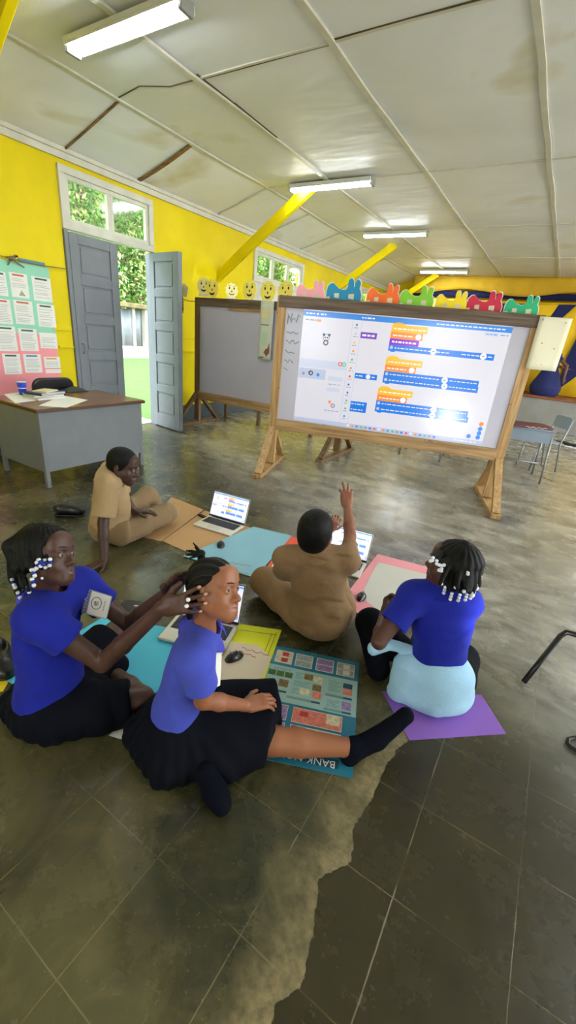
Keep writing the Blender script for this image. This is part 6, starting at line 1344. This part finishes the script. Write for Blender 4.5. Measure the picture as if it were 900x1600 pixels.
# ---------------------------------------------------------------- girl with the pale sweater round her waist
def girl_sweater():
    J = {}; J['pel'] = onz((683, 1058), .12); d = dep(J['pel']); J['neck'] = D(696, 918, d - .17)
    f = nz([-.50, .866, 0]); rt = np.array([f[1], -f[0], 0]); A = ortho(f, J['neck'] - J['pel'])
    J['lsh'] = J['neck'] - rt * .128 - A[2] * .055; J['rsh'] = J['neck'] + rt * .094 - A[2] * .062
    J['lel'] = reach(592, 1003, J['lsh'], .245, True); J['lwr'] = reach(600, 962, J['lel'], .20, True); J['rel'] = J['rsh'] - UP * .20 + f * .10 + rt * .01; J['rwr'] = J['rel'] + f * .19 - rt * .05 - UP * .05
    J['lhip'] = onz((660, 1044), .10); J['rhip'] = onz((712, 1056), .11); J['lkn'] = onz((578, 973), .15); J['lan'] = onz((592, 1045), .06); J['rkn'] = onz((722, 1030), .10); J['ran'] = onz((660, 1000), .06)
    hc = D(708, 885, d - .22); hf = nz([-.97, .10, -.06]); HA = ortho(hf, UP + rt * .0); hs = 1.0
    root = thing('person', base(J['pel']), 'girl in blue polo with pale blue sweater tied round her waist, seen from behind', 'person')
    sk = skin('deep_warm_skin', (84, 52, 42))
    S = SDF(); torso(S, J, A, -.014, .96); head(S, hc, HA, hs, J['neck'] - A[2] * .02, .040); arm(S, J['lsh'], J['lel'], J['lwr'], 1.0); arm(S, J['rsh'], J['rel'], J['rwr'], 1.0)
    hand(S, J['lwr'], UP * .5 + f * .5 + CR * .1, -f * .5 + rt, 'L', .9, curl=1.0, spread=.6, thumb=.5); hand(S, J['rwr'], f - rt * .3, -UP, 'R', .9, curl=.5)
    body = S.build('body', [sk, lipm('plum_lip', (110, 60, 56))], root, .005, 1, lips_slot(hc, HA, hs)); eyes(root, body, hc, HA, hs)
    r_, f_, u_ = HA; L = lambda x, y, z: hc + (r_ * x + f_ * y + u_ * z) * hs; hd_ = dep(hc); rr = np.random.RandomState(6)
    S = SDF(); haircap(S, hc, HA, hs, .008, ((0, .056, .058), (0, .80, -.50)), low=-.055)
    c5 = lambda x, y: (640 + x / 6.43, 830 + y / 6.43); it = []
    crown = L(0, -.02, .100)
    nearl = [(225, 295), (235, 268), (272, 298), (300, 340), (325, 345), (295, 392), (320, 376), (345, 340), (272, 328), (318, 400), (208, 300)]
    backl = [((590, 385), (583, 432)), ((628, 470), (600, 512)), ((618, 540), (606, 590)), ((652, 555), (640, 606)), ((684, 510), (662, 560)), ((712, 428), (706, 475)), ((560, 596), (545, 606)), ((600, 606), (585, 612)), ((634, 612), (626, 655)), ((470, 560), (462, 566)), ((690, 545), (672, 580)), ((640, 530), (622, 560)), ((300, 522), (318, 528))]
    for p in nearl[:8]:
        e = D(*c5(*p), hd_ - .085); S.cap(crown, L(.075, .03, .06), .012, .012, .012); S.cap(L(.078, .035, .055), e + UP * .012, .010, .007, .01)
    for k, (p, q) in enumerate(backl):
        dd = -.118 + .06 * min(1, max(0, (p[0] - 580) / 130)); a0 = D(*c5(*p), hd_ + dd); e = D(*c5(*q), hd_ + dd); mid = nz(a0 + UP * .09 - (hc - UP * .02)) * .098 + hc; S.cap(crown, mid, .014, .014, .014); S.cap(mid, a0, .013, .009, .012)
        n_ = max(2, int(np.linalg.norm(e - a0) / .012)); it += [(a0 + (e - a0) * i / n_, M_bw) for i in range(n_ + 1)]
    for k in range(22):
        a = math.radians(90 + 200 * k / 21 - 100); top = L(.080 * math.cos(a), -.088 * abs(math.sin(a)) - .006, .05); low = L(.082 * math.cos(a) * .95, -.088 * abs(math.sin(a)) - .008, -.045 - .02 * rr.rand()); S.cap(crown, top, .012, .013, .010); S.cap(top, low, .012, .008, .008)
        if k % 2 == 0: it += [(low - UP * (.010 + .0135 * j) + (low - hc) * .06, M_bw) for j in range(3)]
    S.disp(lambda x, y, z: .0045 * (.5 - np.abs(np.sin(9 * np.arctan2(r_[0] * (x - hc[0]) + r_[1] * (y - hc[1]), f_[0] * (x - hc[0]) + f_[1] * (y - hc[1]) + .02)))) + 0 * z); hair = S.build('braided_hair', M_hair, root, .0038, 1); it += [(D(*c5(*p), hd_ - .100), M_bw) for p in nearl]
    beads.cache = {}; beads(root, hair, it, .0072, None)
    S = SDF(); torso(S, J, A, .010, 1.0); e1, n1 = sleeve(S, J['lsh'], J['lel'], .62, .060, .068, .05); e2, n2 = sleeve(S, J['rsh'], J['rel'], .62, .060, .066, .05)
    S.cut(J['pel'] + A[2] * .115, -A[2], .008); S.wrinkle(.0035, 30, 21, A[2]); S.ell(J['neck'] + A[2] * .010 + f * .012, (.056, .058, .05), A, .006, 'sub'); carve_sleeve(S, e1, n1, .05); carve_sleeve(S, e2, n2, .05)
    sh = S.build('polo_shirt', M_polo, root, .005, 2); collar(root, sh, J, A, M_polo, .057, .030, open_=.4)
    M_sw = mat('pale_blue_sweater', (166, 210, 242), 0.9, noise=(14, 0.04), bump=(90, 0.003), sheen=0.2, spec=0.12)
    S = SDF(); FA_ = ortho(f, UP); S.ell(J['pel'] + UP * .02 - f * .015, (.150, .128, .150), FA_, .04); S.ell(J['pel'] - UP * .06 - f * .02, (.170, .135, .075), FA_, .05)
    S.cap(onz((640, 1042), .16), onz((622, 1078), .05), .082, .048, .05); S.cap(onz((716, 1062), .09), onz((722, 1086), .04), .06, .035, .05); S.cap(onz((648, 1092), .03), onz((702, 1098), .03), .035, .035, .04)
    S.cut(J['pel'] + UP * .13, nz(UP + f * .12), .012); S.cut(J['pel'] + f * .045, f, .01); S.cut((0, 0, .0055), (0, 0, -1), .004); S.wrinkle(.005, 26, 19, UP + rt * .8)
    sw = S.build('tied_sweater', M_sw, root, .0055, 2)
    S = SDF(); s0 = J['pel'] - rt * .13 + UP * .115 + f * .02; m0 = D(604, 1006, dep(s0) + .02); e0 = D(583, 1014, dep(s0) + .01); S.cap(s0, m0, .026, .026, .02); S.cap(m0, e0, .026, .022, .02); S.box(D(590, 1012, dep(s0) + .01), (.024, .034, .010), ortho(nz(e0 - m0), CF * -1), .008, .02); S.wrinkle(.003, 50, 2); S.build('sweater_sleeve', M_sw, sw, .005, 2)
    S = SDF(); S.ell(J['pel'] + f * .06 - UP * .02, (.165, .12, .10), FA_, .05); S.cap(J['lhip'], J['lkn'], .070, .072, .04); S.cap(J['lkn'], J['lan'], .072, .055, .03); S.cap(J['rhip'], J['rkn'], .095, .078, .04); S.cap(J['rkn'], J['ran'], .07, .06, .04)
    S.wrinkle(.004, 28, 31, rt); S.cut((0, 0, .004), (0, 0, -1), .004); S.build('navy_trousers', M_nskirt, root, .006, 2)
girl_sweater()
# ---------------------------------------------------------------- child in a navy dress on the far stage
def far_child():
    y = 12.35; z0 = .762; b = ony((850, 620), y); b[2] = z0; root = thing('person', tuple(b), 'child in navy dress standing on the far stage behind the cream chart sheet', 'person')
    f = nz([1, -.2, 0]); rt = np.array([f[1], -f[0], 0]); sk = skin('far_brown_skin', (110, 70, 56)); hip = ony((858, 580), y); nk = ony((872, 553), y); hc = ony((873.5, 540), y); HA = ortho(f, UP); A = ortho(f, nk - hip)
    J = dict(pel=hip, neck=nk, rsh=nk + rt * .13 - UP * .04, lsh=nk - rt * .13 - UP * .04); S = SDF(); torso(S, J, A, 0, .9); head(S, hc, HA, 1.0, nk, .04)
    el = ony((886, 572), y - .15); wr = ony((881, 592), y - .2); arm(S, J['rsh'], el, wr, 1.1); hand(S, wr, wr - el, -rt, 'R', .9); el2 = J['lsh'] - UP * .22 + f * .05; arm(S, J['lsh'], el2, el2 + f * .2 - UP * .05); hand(S, el2 + f * .2 - UP * .05, f, -UP, 'L', .9)
    for px, dy in ((836, .1), (851, -.1)): a = ony((px, 618), y + dy); a[2] = z0 + .06; S.cap(ony((px + 3, 598), y + dy), a, .05, .032, .02); foot(S, a, a + f * .14 - UP * .035, UP, 0)
    body = S.build('body', [sk, lipm('far_lip', (120, 70, 64))], root, .011, 1); eyes(root, body, hc, HA, 1.0)
    S = SDF(); haircap(S, hc, HA, 1.0, .012); S.build('hair', M_hair, root, .011, 1)
    S = SDF(); torso(S, J, A, .02, .95); sleeve(S, J['rsh'], el, .5, .06, .065, .05); sleeve(S, J['lsh'], el2, .5, .06, .065, .05); w0 = ony((862, 574), y); h0 = ony((852, 604), y); S.cap(w0, h0, .15, .34, .08); S.cut(ony((850, 604), y), -UP + 0 * f, .01)
    S.wrinkle(.012, 18, 3, f); S.build('navy_dress', mat('navy_dress_cloth', (26, 34, 92), 0.85, noise=(8, 0.1)), root, .011, 2)
    for px, dy in ((836, .1), (851, -.1)): S = SDF(); a = ony((px, 618), y + dy); a[2] = z0 + .06; foot(S, a, a + f * .15 - UP * .035, UP, .010); S.cut((0, 0, z0 + .002), (0, 0, -1), .004); S.build('shoe', M_blk, root, .011, 1)
far_child()
# ---------------------------------------------------------------- shoes left on the floor
def shoe(px, py, ang, lab, s=1.0, z=0.0, sole=None, hh=1.0):
    p = onz((px, py), .03); t = thing('shoe', (p[0], p[1], z), lab, 'shoe'); d = np.array([math.cos(ang), math.sin(ang), 0]); A = ortho(d, UP); b = np.array([p[0], p[1], z]); L = lambda x, y, q: b + (A[0] * x + A[1] * y + UP * q * hh) * s
    S = SDF(); S.ell(L(0, -.07, .045), (.036 * s, .050 * s, .045 * s), A, .02); S.ell(L(0, .065, .032), (.040 * s, .062 * s, .034 * s), A, .02); S.cap(L(0, -.05, .04), L(0, .05, .04), .036 * s, .036 * s, .02); S.ell(L(0, -.055, .085), (.026 * s, .050 * s, .045 * s), A, .008, 'sub'); S.cut((0, 0, z + .014), (0, 0, -1), .002); S.build('upper', M_blk, t, .005, 1)
    S = SDF(); S.cap(L(0, -.075, .008), L(0, .0, .008), .039 * s, .036 * s, .02); S.cap(L(0, .0, .008), L(0, .075, .008), .036 * s, .044 * s, .02); S.cut((0, 0, z + .016), (0, 0, 1), .001); S.cut((0, 0, z + .001), (0, 0, -1), .001); S.build('sole', sole or M_bez, t, .005, 1)
shoe(108, 800, .75, 'single black school shoe on the floor left of the leaning boy', .98, hh=1.35)
shoe(4, 1030, -.35, 'black shoe behind the braiding girl at the left edge', 1.0)
shoe(878, 693, .1, 'black shoe with white sole nearest the stage', 1.1, 0, M_wc); shoe(893, 697, -.2, 'second black shoe with white sole, at the right edge below the stage', 1.1, 0, M_wc)
